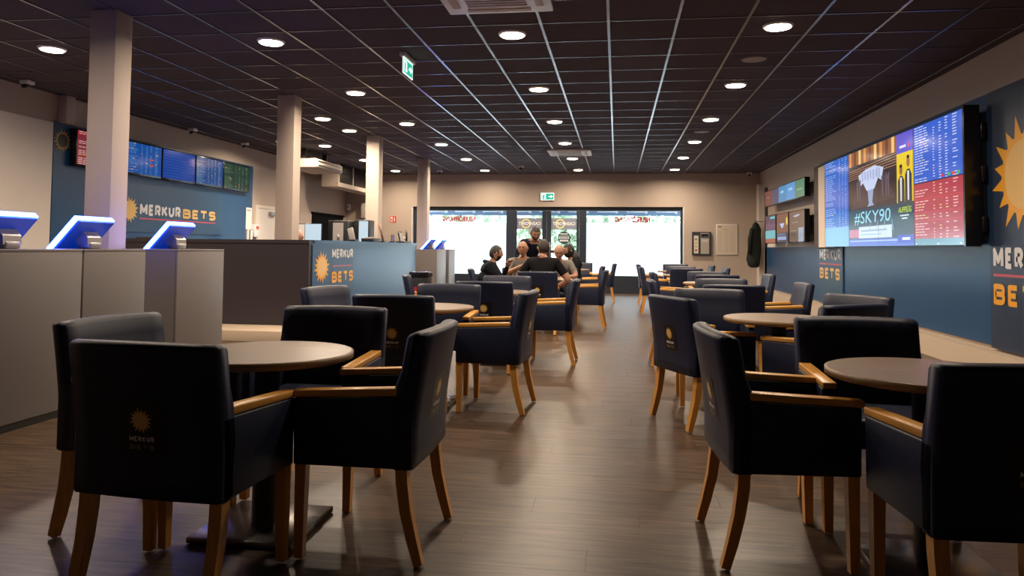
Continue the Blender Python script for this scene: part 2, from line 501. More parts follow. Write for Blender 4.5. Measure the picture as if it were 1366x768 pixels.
window('window_1', WX0 + 0.025, -2.83, -5.42, -2.976, 'left shop window with frosted film behind the seated men', 'NEUERÖFFNUNG', -4.76)
window('window_2', -0.94, WX1 - 0.025, -0.812, 1.655, 'right shop window with frosted film beside the leaflet rack', 'NEUERÖFFNUNG', -0.05)
d = thing('door_1', 'glazed double entrance door between the shop windows', 'door', (-1.885, YF0, 0), kind='structure')
def dp(n, mb, par=None):
    o = mb.build(n, par or d)
    if par is None: o.location = (1.885, -YF0, 0)
    return o
dp('door_frame', MB().box((-2.83, YF0, 2.19), (-0.94, YF1, WZ), M_frame))
dp('door_frame', MB().box((-2.83, YF0, 0), (-2.76, YF1, 2.19), M_frame))
dp('door_frame', MB().box((-1.0, YF0, 0), (-0.94, YF1, 2.19), M_frame))
for x0, x1, gx0, gx1, tz in ((-2.755, -1.878, -2.689, -1.997, 1.10), (-1.872, -1.005, -1.754, -1.071, 1.10)):
    lf = MB()
    lf.box((x0, YF0, 0.02), (gx0, YF1, 2.185), M_frame).box((gx1, YF0, 0.02), (x1, YF1, 2.185), M_frame)
    lf.box((gx0, YF0, 2.182), (gx1, YF1, 2.186), M_frame).box((gx0, YF0, 0.02), (gx1, YF1, 0.14), M_frame).box((gx0, YF0, tz - 0.05), (gx1, YF1, tz + 0.03), M_frame)
    leaf = dp('door_leaf', lf)
    MB().box((gx0, YF0 + 0.03, tz + 0.03), (gx1, YF0 + 0.036, 2.182), M_glass).build('pane', leaf)
    MB().box((gx0, YF0 + 0.03, 0.14), (gx1, YF0 + 0.036, tz - 0.05), M_glass).build('pane', leaf)
    MB().tube([(gx0 - 0.03 if x0 > -2 else gx1 + 0.03, YF0 - 0.05, z) for z in (0.85, 1.35)], 0.013, M_silver).build('handle', leaf)
    f = Flat(); uc = (gx0 + gx1) / 2
    f.rect(gx0, 1.685, gx1, 1.985, srgb(138, 146, 164)); f.layer()
    f.ring(uc - 0.10, 1.838, 0.095, 0.128, srgb(240, 232, 150)); f.layer()
    f.text('CASHPOINT', uc - 0.30, 1.80, 0.60, 0.085, srgb(250, 250, 252), 0.02, mirror=True)
    if x0 > -2:
        f.disc(uc + 0.01, 1.46, 0.17, srgb(44, 62, 76)); f.layer()
        for k, (hw, zz, hh) in enumerate(((0.10, 1.565, 0.035), (0.14, 1.505, 0.018), (0.145, 1.455, 0.036), (0.12, 1.385, 0.05))):
            for q in range(5 if k != 1 else 9):
                n = 5 if k != 1 else 9
                a0 = uc + 0.01 - hw + 2 * hw * q / n
                f.rect(a0, zz - hh / 2, a0 + 2 * hw / n * 0.78, zz + hh / 2, srgb(225, 235, 235))
    f.build('door_sticker', (0, YF0 + 0.024, 0), UF, UZ, M_attr, leaf)['label'] = 'grey band with white mirrored lettering and yellow ring'

# ---- columns
for i, (y, lab) in enumerate(((5.70, 'square beige column beside the nearest betting terminals'), (9.24, 'square beige column at the dark corner of the counter'),
                              (12.78, 'square beige column rising behind the blue counter face'), (16.24, 'square beige column in front of the left shop window'))):
    c = MB().box((-4.49, y, 0), (-4.25, y + 0.22, CEIL + 0.004), M_col, 0.004)
    tag(c.build('column'), lab, 'column', kind='structure')

# ---- white staff door in the left wall
d2 = thing('door_2', 'white staff door in the wall beyond the blue panels', 'door', (X_L, 14.98, 0), kind='structure')
MB().box((0, -0.43, 0), (0.03, 0.43, 1.96), M_doorw).build('door_leaf', d2)
for y0, y1, z0, z1 in ((-0.49, -0.43, 0, 2.02), (0.43, 0.49, 0, 2.02), (-0.43, 0.43, 1.96, 2.02)):
    MB().box((0, y0, z0), (0.045, y1, z1), M_wall_pale).build('door_frame', d2)
MB().box((0.03, 0.10, 1.82), (0.10, 0.36, 1.90), M_silver).build('door_closer', d2)
MB().tube([(0.03, -0.36, 1.05), (0.08, -0.36, 1.05), (0.08, -0.25, 1.05)], 0.01, M_silver).build('handle', d2)

# ---- dark serving hatch on the left wall and bulkhead by the far left corner
hz = thing('serving_hatch', 'black open hatch in the far end of the left wall', 'hatch', (X_L, 18.46, 0))
MB().box((0.0, -1.04, 0.9), (0.02, 1.04, 1.97), mat('matt_black_recess', (0.006, 0.006, 0.007), 0.95, spec=0.05)).build('back_panel', hz)
MB().box((0.0, -1.08, 1.97), (0.05, 1.08, 2.02), mat('matt_black_recess', (0, 0, 0))).build('top_rail', hz)
MB().box((0.0, -1.08, 0.86), (0.35, 1.08, 0.9), mat('matt_black_recess', (0, 0, 0))).build('shelf', hz)
bh = thing('glazed_bulkhead', 'boxed bulkhead with dark glass hanging below the ceiling in far left corner', 'bulkhead', (-7.0, 17.7, 2.55))
MB().box((0.0, -0.9, 0.05), (0.42, 2.03, 0.10), M_wall).build('underside', bh)
MB().box((0.0, -0.9, 0.10), (0.40, -0.86, 0.60), M_wall).build('end_panel', bh)
MB().box((0.38, -0.9, 0.10), (0.42, 2.03, 0.15), M_wall).build('sill', bh)
for k in range(3):
    y0 = -0.86 + k * 0.96
    MB().box((0.38, y0 - 0.03, 0.15), (0.42, y0 + 0.03, 0.60), M_wall).build('mullion', bh)
    MB().box((0.39, y0 + 0.03, 0.15), (0.40, y0 + 0.93, 0.60), M_blkgloss).build('pane', bh)

# ================================================================== OUTSIDE
tag(MB().box((-40, Y_FAR + 0.3, -0.15), (40, 80, -0.02), mat('pale_paving', (0.55, 0.55, 0.55), 0.8, var=0.08, vscale=2)).build('pavement'), 'pale paved ground outside the windows', 'pavement', kind='structure')
aw = thing('awning', 'dark blue grey awning outside above the shop front', 'awning', (-2, 20.2, 2.25))
MB().box((-6, -0.16, 0.10), (6.5, 2.9, 0.16), mat('awning_fabric', (0.16, 0.23, 0.34), 0.8)).build('canopy', aw)
MB().box((-6, 2.85, -0.045), (6.5, 2.9, 0.16), mat('awning_fabric', (0.16, 0.23, 0.34), 0.8)).build('valance', aw)
for k in range(12):
    xx = -4.3 + k * 0.86
    MB().tube([(xx - 0.30, 1.8, 0.02), (xx + 0.24, 1.8, 0.02)], 0.014, M_wplast).build('arm', aw)
    MB().box((xx + 0.24, 1.77, -0.02), (xx + 0.31, 1.83, 0.06), M_wplast).build('arm_joint', aw)
M_leaf = mat('green_foliage', (0.22, 0.30, 0.20), 0.7, var=0.35, vscale=3)
M_bark = mat('bark', (0.12, 0.09, 0.06), 0.9)
def tree(x, y, r, h, lab):
    t = thing('street_tree', lab, 'tree', (x, y, 0), group='trees across the street')
    MB().tube([(0, 0, 0), (0.05, 0, h * 0.5), (0, 0, h)], [0.18, 0.14, 0.10], M_bark).build('trunk', t)
    bm = bmesh.new()
    rnd = random.Random(int(x * 10))
    for k in range(420):
        a, b = rnd.uniform(0, 6.283), rnd.uniform(-1, 1)
        rr = r * (0.6 + 0.4 * rnd.random()) * (1 + 0.2 * math.sin(3 * a + x))
        c = Vector((rr * math.cos(a) * math.sqrt(1 - b * b), rr * math.sin(a) * math.sqrt(1 - b * b), h + b * r * 0.85))
        u = Vector((rnd.gauss(0, 1), rnd.gauss(0, 1), rnd.gauss(0, 1))).normalized(); w = u.orthogonal().normalized()
        s_ = rnd.uniform(0.18, 0.38)
        bm.faces.new([bm.verts.new(c + u * s_), bm.verts.new(c + w * s_ * 0.6), bm.verts.new(c - u * s_), bm.verts.new(c - w * s_ * 0.6)])
    me = bpy.data.meshes.new('crown'); bm.to_mesh(me); bm.free(); me.materials.append(M_leaf)
    link('crown', me, t)
for x, y, r, h, lab in ((-13.5, 38, 2.4, 2.9, 'leafy street tree seen through the left end of the left window'), (-8.2, 43, 2.3, 2.7, 'leafy street tree behind the red lettering of the left window'),
                        (-4.4, 37.5, 1.9, 2.5, 'leafy street tree seen through the right end of the left window'), (-1.5, 31, 1.6, 2.2, 'leafy street tree filling the right door leaf'),
                        (0.9, 40, 2.0, 2.7, 'leafy street tree at the left end of the right window'), (5.0, 38, 1.9, 2.6, 'leafy street tree seen through the right end of the right window')):
    tree(x, y, r, h, lab)
bd = thing('street_building', 'pale building across the street seen through the left door leaf', 'building', (-6.2, 50, 0))
MB().box((-6, 0, 0), (3, 6, 6), M_wall_pale).build('facade', bd)
for k in range(4):
    MB().box((-5 + k * 2, -0.02, 2.6), (-4 + k * 2, 0.05, 4.0), M_greyplast).build('window', bd)

# ================================================================== CEILING FITTINGS
dl = {}
def downlight(x, y, lab, power=LAMP_W):
    t = thing('ceiling_downlight', lab, 'ceiling light', (x, y, CEIL), group='round ceiling downlights')
    if not dl:
        dl['rim'] = MB().cyl((0, 0), 0.125, -0.012, 0.004, M_wplast, 28, 0.135).mesh('rim')
        dl['lens'] = MB().cyl((0, 0), 0.108, -0.018, -0.010, M_lens, 28).mesh('diffuser')
    link('rim', dl['rim'], t); link('diffuser', dl['lens'], t)
    L = bpy.data.lights.new('downlight_lamp', 'AREA'); L.shape = 'DISK'; L.size = 0.20
    L.energy = power; L.color = LAMP_COL; L.spread = R(165)
    link('lamp', L, t, (0, 0, -0.020))
ROWX = ((1.42, 'right row'), (-0.98, 'aisle row'), (-3.38, 'row left of the aisle'))
ORD = ['nearest', 'second', 'third', 'fourth', 'fifth', 'farthest']
for x, rn in ROWX:
    for k in range(6):
        downlight(x, 6.783 + 2.4 * k - 0.02 * k, '%s round downlight of the %s on the ceiling' % (ORD[k], rn))
for x, rn in ROWX + ((-5.78, 'row by the left wall'),):
    downlight(x, 4.383, 'round downlight above the picture in the %s' % rn, LAMP_W * 0.6)
downlight(-5.78, 6.80, 'round downlight left of the nearest column')
downlight(-4.58, 10.98, 'round downlight just right of the second column, nearer of two')
downlight(-4.58, 12.15, 'round downlight left of the third column top')
downlight(-5.76, 13.95, 'round downlight above the staff door')
downlight(-6.38, 13.38, 'added round downlight, unseen behind the second column')  # extra lamp out of view, put in to brighten the left wall
downlight(-5.78, 16.33, 'round downlight beside the third column above the glazed bulkhead')
downlight(-5.76, 18.68, 'round downlight nearest the end wall on the left')
for x, y, lab in ((1.42, 7.95, 'flat grey round speaker between the two nearest right downlights'), (1.42, 12.78, 'flat grey round speaker between farther right downlights')):
    t = thing('ceiling_speaker', lab, 'speaker', (x, y, CEIL))
    MB().cyl((0, 0), 0.115, -0.006, 0.004, M_greyplast, 28).build('grille', t)
    MB().cyl((0, 0), 0.130, -0.003, 0.004, mat('speaker_rim', (0.2, 0.19, 0.19), 0.5), 28).build('rim', t)
def cassette(x, y, s, lab):
    t = thing('ceiling_air_conditioner', lab, 'air conditioner', (x, y, CEIL))
    MB().box((-s, -s, -0.035), (s, s, 0.003), M_wplast, 0.012).build('housing', t)
    MB().box((-s * 0.55, -s * 0.55, -0.040), (s * 0.55, s * 0.55, -0.034), M_greyplast).build('intake_grille', t)
    for k in range(9):
        yy = -s * 0.5 + k * s * 0.125
        MB().box((-s * 0.53, yy, -0.046), (s * 0.53, yy + 0.018, -0.039), M_wplast).build('grille_slat', t)
    for sx, sy in ((1, 0), (-1, 0), (0, 1), (0, -1)):
        a, b = (s * 0.07, s * 0.6) if sx else (s * 0.6, s * 0.07)
        cx, cy = sx * s * 0.78, sy * s * 0.78
        MB().box((cx - a, cy - b, -0.042), (cx + a, cy + b, -0.033), mat('beige_louvre', (0.55, 0.45, 0.38), 0.5)).build('louvre', t)
cassette(-0.97, 5.62, 0.44, 'white square ceiling air conditioner cut by the top of the picture')
cassette(-0.97, 15.22, 0.44, 'white square ceiling air conditioner far down the aisle')
t = thing('hanging_exit_sign', 'green running man exit sign hanging from the ceiling', 'exit sign', (-2.19, 7.46, CEIL))
MB().box((-0.03, -0.20, -0.045), (0.03, 0.20, 0.0), M_wplast, 0.006).build('housing', t)
MB().box((-0.006, -0.185, -0.215), (0.004, 0.185, -0.045), M_wplast).build('plate', t)
def exit_face(w, h):
    f = Flat(); gcol = srgb(20, 150, 120); wh = (0.85, 1.0, 0.95)
    f.rect(0, 0, w, h, wh); f.layer(); b = h * 0.08; f.rect(b, b, w - b, h - b, gcol); f.layer()
    f.rect(w * 0.10, h * 0.16, w * 0.34, h * 0.84, wh)                        # doorway
    f.layer(); f.rect(w * 0.15, h * 0.16, w * 0.29, h * 0.74, gcol); f.layer()
    f.disc(w * 0.36, h * 0.72, h * 0.075, wh, 12)                             # running figure
    f.poly([(w * .30, h * .62), (w * .40, h * .64), (w * .37, h * .40), (w * .30, h * .40)], wh)
    f.poly([(w * .31, h * .42), (w * .37, h * .42), (w * .44, h * .24), (w * .40, h * .22)], wh)
    f.poly([(w * .30, h * .42), (w * .35, h * .42), (w * .26, h * .22), (w * .22, h * .24)], wh)
    f.rect(w * .58, h * .43, w * .76, h * .57, wh)                            # arrow
    f.poly([(w * .74, h * .26), (w * .92, h * .50), (w * .74, h * .74)], wh)
    return f
exit_face(0.37, 0.17).build('lit_face', (0.006, -0.185, -0.215), UL, UZ, M_exit, t)
t = thing('wall_exit_sign', 'lit green exit sign above the entrance door', 'exit sign', (-1.85, Y_FAR, 2.45))
MB().box((-0.185, -0.05, 0.0), (0.185, 0, 0.22), M_wplast, 0.006).build('housing', t)
exit_face(0.35, 0.19).build('lit_face', (-0.175, -0.053, 0.015), UF, UZ, M_exit, t)
for x, y, z, lab in ((-7.2, 8.09, CEIL, 'small white ceiling camera at the left edge'), (-7.23, 11.72, CEIL, 'small white ceiling camera above the blue screens'),
                     (-7.18, 13.43, CEIL, 'small white ceiling camera above the green screen'), (3.35, 19.5, CEIL, 'small white ceiling camera in the right far corner'),
                     (-2.3, 17.6, CEIL, 'small dark ceiling camera far down left of the aisle'), (-4.55, 18.6, CEIL, 'small ceiling camera beside the farthest column')):
    t = thing('dome_camera', lab, 'camera', (x, y, z))
    MB().box((-0.06, -0.06, -0.05), (0.06, 0.06, 0), M_wplast, 0.01).build('bracket', t)
    MB().tube([(0, 0.02, -0.05), (0, -0.03, -0.075), (0, -0.07, -0.09)], [0.025, 0.026, 0.022], M_blkgloss).build('lens_tube', t)
t = thing('ceiling_fan_coil', 'beige suspended air handling unit behind the second column', 'air conditioner', (-6.35, 14.84, 2.76))
MB().box((-0.35, -0.70, 0.0), (0.33, 0.70, 0.185), M_wall, 0.015).build('housing', t)
MB().box((0.325, -0.68, 0.02), (0.35, 0.68, 0.165), M_wall).build('front_frame', t)
for k in range(3):
    MB().box((0.345, -0.64, 0.035 + k * 0.042), (0.356, 0.64, 0.062 + k * 0.042), M_black if k != 1 else M_plinth).build('louvre', t)
for yy in (-0.55, 0.55):
    MB().box((-0.05, yy - 0.02, 0.185), (0.05, yy + 0.02, 0.42), M_black).build('hanger', t)

# ================================================================== RIGHT WALL: SCREENS AND SIGNS
C = srgb
def odds(f, u0, v0, u1, v1, bg, rows, rng, cols=((0.0, 0.34), (0.42, 0.47), (0.55, 0.62), (0.68, 0.75), (0.83, 0.95)), fg=None, hl=None):
    """a betting table: fine rows of marks on a coloured ground"""
    f.rect(u0, v0, u1, v1, bg)
    w0 = f.w; f.layer()
    W, Hh = u1 - u0, v1 - v0
    for r in range(rows):
        vb = v1 - Hh * (r + 0.75) / rows; vt = vb + Hh / rows * 0.34
        if hl and rng.random() < 0.22:
            f.rect(u0 + 0.01 * W, vb, u0 + W * 0.99, vt, hl); continue
        for a, b in cols:
            if rng.random() < 0.86:
                x = u0 + W * (0.03 + a * 0.95); xe = x + W * (b - a) * rng.uniform(0.55, 1.0)
                n = 3 if b - a > 0.2 else 1
                for q in range(n):
                    s_ = x + (xe - x) * q / n
                    f.rect(s_, vb, s_ + (xe - x) / n * 0.82, vt, fg if (fg and rng.random() < 0.93) else C(225, 205, 120))
    f.w = w0

VX = 3.40
vw = thing('video_wall', 'huge multi panel video wall showing odds tables and a trophy', 'screen', (VX, 10.3, 1.24))
YN, YFv, VH = 7.86, 12.78, 1.36
sY = [YFv, 11.52, 10.27, 9.10, YN]                       # far to near
rng = random.Random(3)
for k in range(4):
    a, b = sY[k], sY[k + 1]
    MB().box((0.012, b - 10.3 + 0.003, 0), (0.13, a - 10.3 - 0.003, VH), M_blkgloss).build('display_panel', vw)
MB().box((0.004, YN - 10.3 - 0.035, -0.015), (0.15, YN - 10.3, VH + 0.03), M_blkgloss).build('side_housing', vw)
for z in (0.15, 0.55, 0.95, 1.2):
    MB().box((0.13, YN - 10.3 + 0.02, z), (0.22, YN - 10.3 + 0.30, z + 0.05), M_black).build('mounting_arm', vw)
MB().box((0.15, YN - 10.3 - 0.02, 0.04), (0.218, YN - 10.3 + 0.02, VH - 0.05), M_black).build('mounting_post', vw)
for z in (0.12, 0.62, 1.05):
    MB().box((0.152, YN - 10.3 - 0.06, z), (0.21, YN - 10.3 - 0.02, z + 0.16), M_blkgloss, 0.004).build('junction_box', vw)
MB().box((0.0, YFv + 0.40 - 10.3, -0.03), (0.15, YFv + 0.66 - 10.3, VH + 0.02), mat('dark_brown_board', (0.06, 0.04, 0.035), 0.6)).build('end_post', vw)
MB().box((0.004, YFv + 0.005 - 10.3, -0.01), (0.15, YFv + 0.40 - 10.3, VH - 0.01), mat('cream_side_board', (0.85, 0.72, 0.58), 0.5)).build('side_board', vw)
f = Flat()
Wt = YFv - YN
def U(y): return YFv - y
# odds list at the far end
odds(f, 0.005, 0.30, U(11.52) - 0.006, VH, C(40, 100, 200), 34, rng, ((0.0, 0.5), (0.62, 0.68), (0.76, 0.82), (0.88, 0.95)), fg=C(150, 185, 235))
f.rect(0.005, 0.0, U(11.52) - 0.006, 0.30, C(120, 180, 222))
# trophy picture over two panels
u0, u1 = U(11.52), U(9.10)
um = U(10.27)
bgd = C(52, 40, 46)
um2 = u1 - 0.52
f.rect(u0, 1.16, um2, VH, C(150, 96, 62)); f.rect(u0, 0.52, um2, 1.16, bgd); f.rect(u0, 0.0, u1, 0.52, C(26, 60, 82))
w0 = f.w; f.layer()
for k in range(9):
    uu = u0 + (um2 - u0) * (k + 0.2) / 9
    f.rect(uu, 1.16, uu + 0.10, VH, [C(214, 150, 84), C(120, 66, 44), C(240, 196, 120)][k % 3])
for k in range(5):
    f.poly([(u0, 1.08 - k * 0.03), (um2, 1.14 - k * 0.035), (um2, 1.148 - k * 0.035), (u0, 1.088 - k * 0.03)], C(190, 140, 100))
tc = (u0 + um2) / 2
f.poly([(u0 + 0.12, 0.52), (um2 - 0.05, 0.60), (um2 - 0.45, 1.02), (u0 + 0.45, 0.98)], C(70, 54, 58)); f.layer()
cup = C(200, 210, 240)
f.poly([(tc - 0.50, 1.00), (tc - 0.42, 0.84), (tc - 0.30, 0.88), (tc - 0.15, 0.76), (tc + 0.15, 0.77), (tc + 0.30, 0.90), (tc + 0.42, 0.86), (tc + 0.50, 1.02), (tc + 0.18, 1.08), (tc - 0.18, 1.06)], cup)
f.poly([(tc - 0.12, 0.78), (tc - 0.07, 0.58), (tc - 0.14, 0.54), (tc + 0.14, 0.55), (tc + 0.07, 0.59), (tc + 0.12, 0.78)], C(150, 166, 200))
f.layer()
for k in range(7):
    a = tc - 0.34 + k * 0.11
    f.rect(a, 0.90 + 0.02 * (k % 2), a + 0.05, 1.03, C(160, 172, 210))
for a in (-0.55, -0.45, 0.45, 0.58, 0.66):
    f.poly([(tc + a, 0.64), (tc + a + 0.04, 0.64), (tc + a + 0.05, 0.95), (tc + a - 0.03, 0.90)], C(96, 84, 96))
f.w = w0; f.layer()
f.text('#SKY90', u0 + 0.25, 0.32, 1.42, 0.165, C(150, 214, 240), 0.0, shear=0.12)
for k in range(4):
    f.poly([(u0 + 0.85 + k * 0.3, 0.20), (u0 + 0.88 + k * 0.3, 0.20), (u0 + 0.98 + k * 0.25, 0.34), (u0 + 0.96 + k * 0.25, 0.34)], C(110, 160, 200))
f.rect(u0, 0.0, u1, 0.10, C(66, 96, 200)); f.rect(u0 + 0.02, 0.12, u0 + 0.45, 0.24, C(196, 110, 140)); f.rect(u0 + 0.45, 0.11, u0 + 1.72, 0.27, C(205, 218, 232))
f.layer()
f.rect(u0 + 0.55, 0.20, u0 + 1.55, 0.225, C(150, 175, 200)); f.rect(u0 + 0.55, 0.15, u0 + 1.35, 0.17, C(170, 190, 210))
f.rect(u0 + 0.05, 0.065, u0 + 1.9, 0.08, C(170, 195, 235)); f.rect(u1 - 0.50, 0.03, u1, 0.13, C(50, 70, 190))
f.layer(); f.rect(u1 - 0.36, 0.07, u1 - 0.12, 0.10, C(230, 235, 245))
# yellow picture with two people, banner and lettering
f.w = w0
f.rect(um2, 1.12, u1, VH, C(98, 88, 205)); f.rect(um2, 0.52, u1, 1.12, C(236, 205, 40)); f.layer()
f.rect(um2 + 0.1, 1.18, um2 + 0.30, 1.21, C(225, 225, 250)); f.disc(um2 + 0.38, 1.195, 0.028, C(220, 60, 120), 12)
for cx_, s_, sk in ((um2 + 0.14, 0.90, C(150, 105, 70)), (um2 + 0.37, 1.08, C(165, 115, 78))):
    f.poly([(cx_ - 0.11, 0.52), (cx_ + 0.11, 0.52), (cx_ + 0.10, 0.52 + 0.30 * s_), (cx_ + 0.04, 0.52 + 0.36 * s_), (cx_ - 0.04, 0.52 + 0.36 * s_), (cx_ - 0.10, 0.52 + 0.30 * s_)], C(44, 52, 60))
    f.layer(); f.disc(cx_, 0.52 + 0.44 * s_, 0.052, sk, 14, 0.066); f.layer()
    f.disc(cx_, 0.52 + 0.493 * s_, 0.046, C(40, 28, 20), 12, 0.022)
    f.poly([(cx_ - 0.02, 0.54), (cx_ + 0.02, 0.54), (cx_ + 0.03, 0.52 + 0.34 * s_), (cx_ - 0.03, 0.52 + 0.34 * s_)], C(225, 225, 225))
f.layer(); f.text('AUFFEÜG', um2 + 0.05, 0.40, 0.40, 0.065, C(200, 225, 60), 0.01, shear=0.1)
f.rect(um2 + 0.11, 0.355, um2 + 0.38, 0.372, C(210, 220, 225)); f.rect(um2 + 0.16, 0.32, um2 + 0.33, 0.337, C(210, 220, 225))
# odds tables at the near end
f.w = w0
u2, u3 = U(9.10) + 0.006, U(YN) - 0.004
odds(f, u2, 0.71, u3, VH, C(52, 96, 205), 22, rng, fg=C(205, 215, 240))
odds(f, u2, 0.075, u3, 0.70, C(178, 58, 76), 20, rng, fg=C(240, 190, 190), hl=C(205, 60, 75))
f.rect(u2, 0.0, u3, 0.075, C(84, 140, 160)); f.layer(); f.layer()
for q, cc in ((0.60, C(220, 40, 50)), (0.72, C(60, 190, 70)), (0.80, C(230, 60, 50)), (0.90, C(60, 190, 70))):
    f.rect(u2 + (u3 - u2) * q, 0.725, u2 + (u3 - u2) * (q + 0.05), 0.755, cc)
for q in (0.03, 0.5, 0.93):
    f.rect(u2 + (u3 - u2) * q, 0.012, u2 + (u3 - u2) * (q + 0.03), 0.026, C(240, 240, 240))
f.w = 0.006
for uu in (U(11.52), um, U(9.10)):
    f.rect(uu - 0.004, 0.0, uu + 0.004, VH, (0.01, 0.012, 0.02))
f.build('screen_picture', (0.008, YFv - 10.3, 0), UR, UZ, M_screen, vw)

def wall_tv(name, lab, y_far, y_near, z0, z1, painter, depth=0.10, x=VX):
    t = thing(name, lab, 'screen', (x, (y_far + y_near) / 2, z0))
    h = (y_far - y_near) / 2
    MB().box((0.006, -h, 0), (depth, h, z1 - z0), M_blkgloss, 0.006).build('housing', t)
    MB().box((depth, -0.2, 0.15), (X_R - 0.03 - x, 0.2, z1 - z0 - 0.1), M_black).build('wall_mount', t)
    f = Flat(); painter(f, 2 * h - 0.03, z1 - z0 - 0.03)
    f.build('screen_picture', (0.003, h - 0.015, 0.015), UR, UZ, M_screen, t)
    return t
def p_strip(f, w, h):
    for k, c in enumerate((C(116, 70, 62), C(86, 80, 100), C(78, 140, 186), C(92, 150, 205), C(88, 132, 108))):
        f.rect(w * k / 5, 0, w * (k + 1) / 5, h, c)
    f.layer(); f.rect(w * .06, h * .5, w * .14, h * .6, C(150, 110, 100)); f.rect(w * .45, h * .55, w * .53, h * .7, C(150, 200, 230))
    f.rect(w * .65, h * .55, w * .74, h * .7, C(150, 200, 240)); f.rect(w * .84, h * .4, w * .95, h * .5, C(130, 170, 140))
wall_tv('long_wall_screen', 'long strip screen with coloured fields high on far right wall', 17.75, 14.10, 2.17, 2.53, p_strip)
def p_a(f, w, h):
    f.rect(0, 0, w, h, C(80, 62, 78)); f.layer(); f.rect(0, h * .15, w, h * .45, C(96, 176, 186)); f.rect(0, 0, w, h * .15, C(150, 80, 70))
    for k in range(6): f.rect(w * (.08 + .15 * k), h * .5, w * (.14 + .15 * k), h * (.6 + .12 * (k % 3)), C(110, 70, 130))
    f.rect(w * .5, h * .87, w * .95, h * .95, C(80, 190, 200))
def p_b(f, w, h):
    f.rect(0, 0, w, h, C(112, 72, 58)); f.layer()
    f.poly([(w * .3, h * .66), (w * .7, h * .66), (w * .55, h * .5), (w * .45, h * .5)], C(170, 190, 235)); f.disc(w * .9, h * .72, w * .08, C(220, 190, 70), 10)
    f.rect(0, 0, w, h * .33, C(40, 48, 72)); f.layer(); f.rect(w * .1, h * .08, w * .85, h * .2, C(140, 160, 205)); f.rect(w * .1, h * .24, w * .8, h * .3, C(90, 110, 150))
def p_c(f, w, h):
    f.rect(0, 0, w, h, C(104, 82, 70)); f.layer(); f.poly([(w * .25, h * .85), (w * .6, h * .9), (w * .75, h * .86), (w * .45, h * .8)], C(170, 170, 200))
    f.rect(w * .2, h * .62, w * .6, h * .65, C(150, 130, 120)); f.rect(w * .62, 0, w * .95, h * .45, C(150, 165, 180)); f.rect(w * .1, h * .35, w * .5, h * .37, C(150, 140, 135)); f.rect(w * .05, h * .2, w * .4, h * .3, C(80, 66, 66))
wall_tv('wall_screen', 'upright screen with turquoise lower half, nearest the hanging coat', 17.72, 16.62, 1.33, 1.965, p_a)
wall_tv('wall_screen', 'middle upright screen of three showing a silver trophy', 16.52, 15.42, 1.33, 1.955, p_b)
wall_tv('wall_screen', 'brown upright screen of three, next to the big video wall', 15.34, 14.12, 1.33, 1.945, p_c)

GOLD, GOLD2, WHT, RED = (0.74, 0.46, 0.13), (0.78, 0.36, 0.008), (0.66, 0.66, 0.68), (0.50, 0.06, 0.10)
def logo_sign(name, lab, origin, U_, w, h, paint, thick=0.02, boardmat=None):
    t = thing(name, lab, 'sign', origin)
    U_, V = Vector(U_), Vector(UZ); W = U_.cross(V)
    b = MB(); pts = [U_ * a + V * c + W * e for e in (0, thick) for a, c in ((0, 0), (w, 0), (w, h), (0, h))]
    b.add(pts, [(3, 2, 1, 0), (4, 5, 6, 7), (0, 1, 5, 4), (1, 2, 6, 5), (2, 3, 7, 6), (3, 0, 4, 7)], boardmat or M_dkblue)
    b.build('board', t)
    f = Flat(); paint(f)
    f.build('print', W * (thick + 0.002), U_, V, M_attr, t)
    return t
XS = X_R - 0.03
def p1(f):
    f.sun(0.62, 1.62, 0.56, GOLD, GOLD2)
    f.word('MERKUR', 0.07, 0.765, 1.10, 0.20, WHT)
    f.rect(0.07, 0.69, 1.17, 0.715, RED)
    f.word('BETS', 0.07, 0.42, 0.95, 0.20, GOLD2)
logo_sign('wall_sign', 'tall dark sign with big golden sun at the right picture edge', (XS, 7.775, 0.22 + 0.03), UR, 1.28, 2.48, p1)
def p2(f):
    f.sun(0.7, 1.45, 0.36, GOLD, GOLD2)
    f.word('MERKUR', 0.05, 0.765, 1.26, 0.19, WHT)
    f.rect(0.05, 0.685, 1.31, 0.71, RED)
    f.word('BETS', 0.05, 0.44, 1.20, 0.19, GOLD)
logo_sign('wall_sign', 'dark sign board with gold lettering below the big video wall', (XS, 13.91, 0.25), UR, 1.39, 2.45, p2, boardmat=mat('mid_navy_sign_board', (0.026, 0.075, 0.14), 0.4))

# coat, poster, leaflet rack, fire sign on the far walls
t = thing('hanging_coat', 'dark coat hanging in the right far corner', 'coat', (3.46, 19.22, 0.74))
cv = MB(); rings = []
for k, (z, rx, ry, ox) in enumerate(((1.14, 0.03, 0.03, 0), (1.08, 0.07, 0.06, 0), (0.95, 0.12, 0.09, -.01), (0.7, 0.13, 0.10, -.02), (0.45, 0.15, 0.11, -.03), (0.2, 0.16, 0.12, -.05), (0.05, 0.13, 0.10, -.05), (0.0, 0.08, 0.06, -.04))):
    rings.append([(ox + rx * (1 + .18 * math.sin(5 * a + k)) * math.cos(a), ry * (1 + .18 * math.cos(4 * a + k)) * math.sin(a), z) for a in [2 * math.pi * i / 18 for i in range(18)]])
vv = [p for r_ in rings for p in r_]; n = 18
cv.add(vv, [(i * n + k, i * n + (k + 1) % n, (i + 1) * n + (k + 1) % n, (i + 1) * n + k) for i in range(len(rings) - 1) for k in range(n)] + [tuple(range(n)), tuple((len(rings) - 1) * n + k for k in range(n))], mat('black_green_cloth', (0.012, 0.016, 0.014), 0.85), True)
cv.build('coat_body', t)
sl = MB(); sl.tube([(-0.10, -0.06, 0.98), (-0.16, -0.09, 0.7), (-0.17, -0.10, 0.35)], [0.05, 0.055, 0.045], mat('black_green_cloth', (0, 0, 0)), 10); sl.build('sleeve', t)
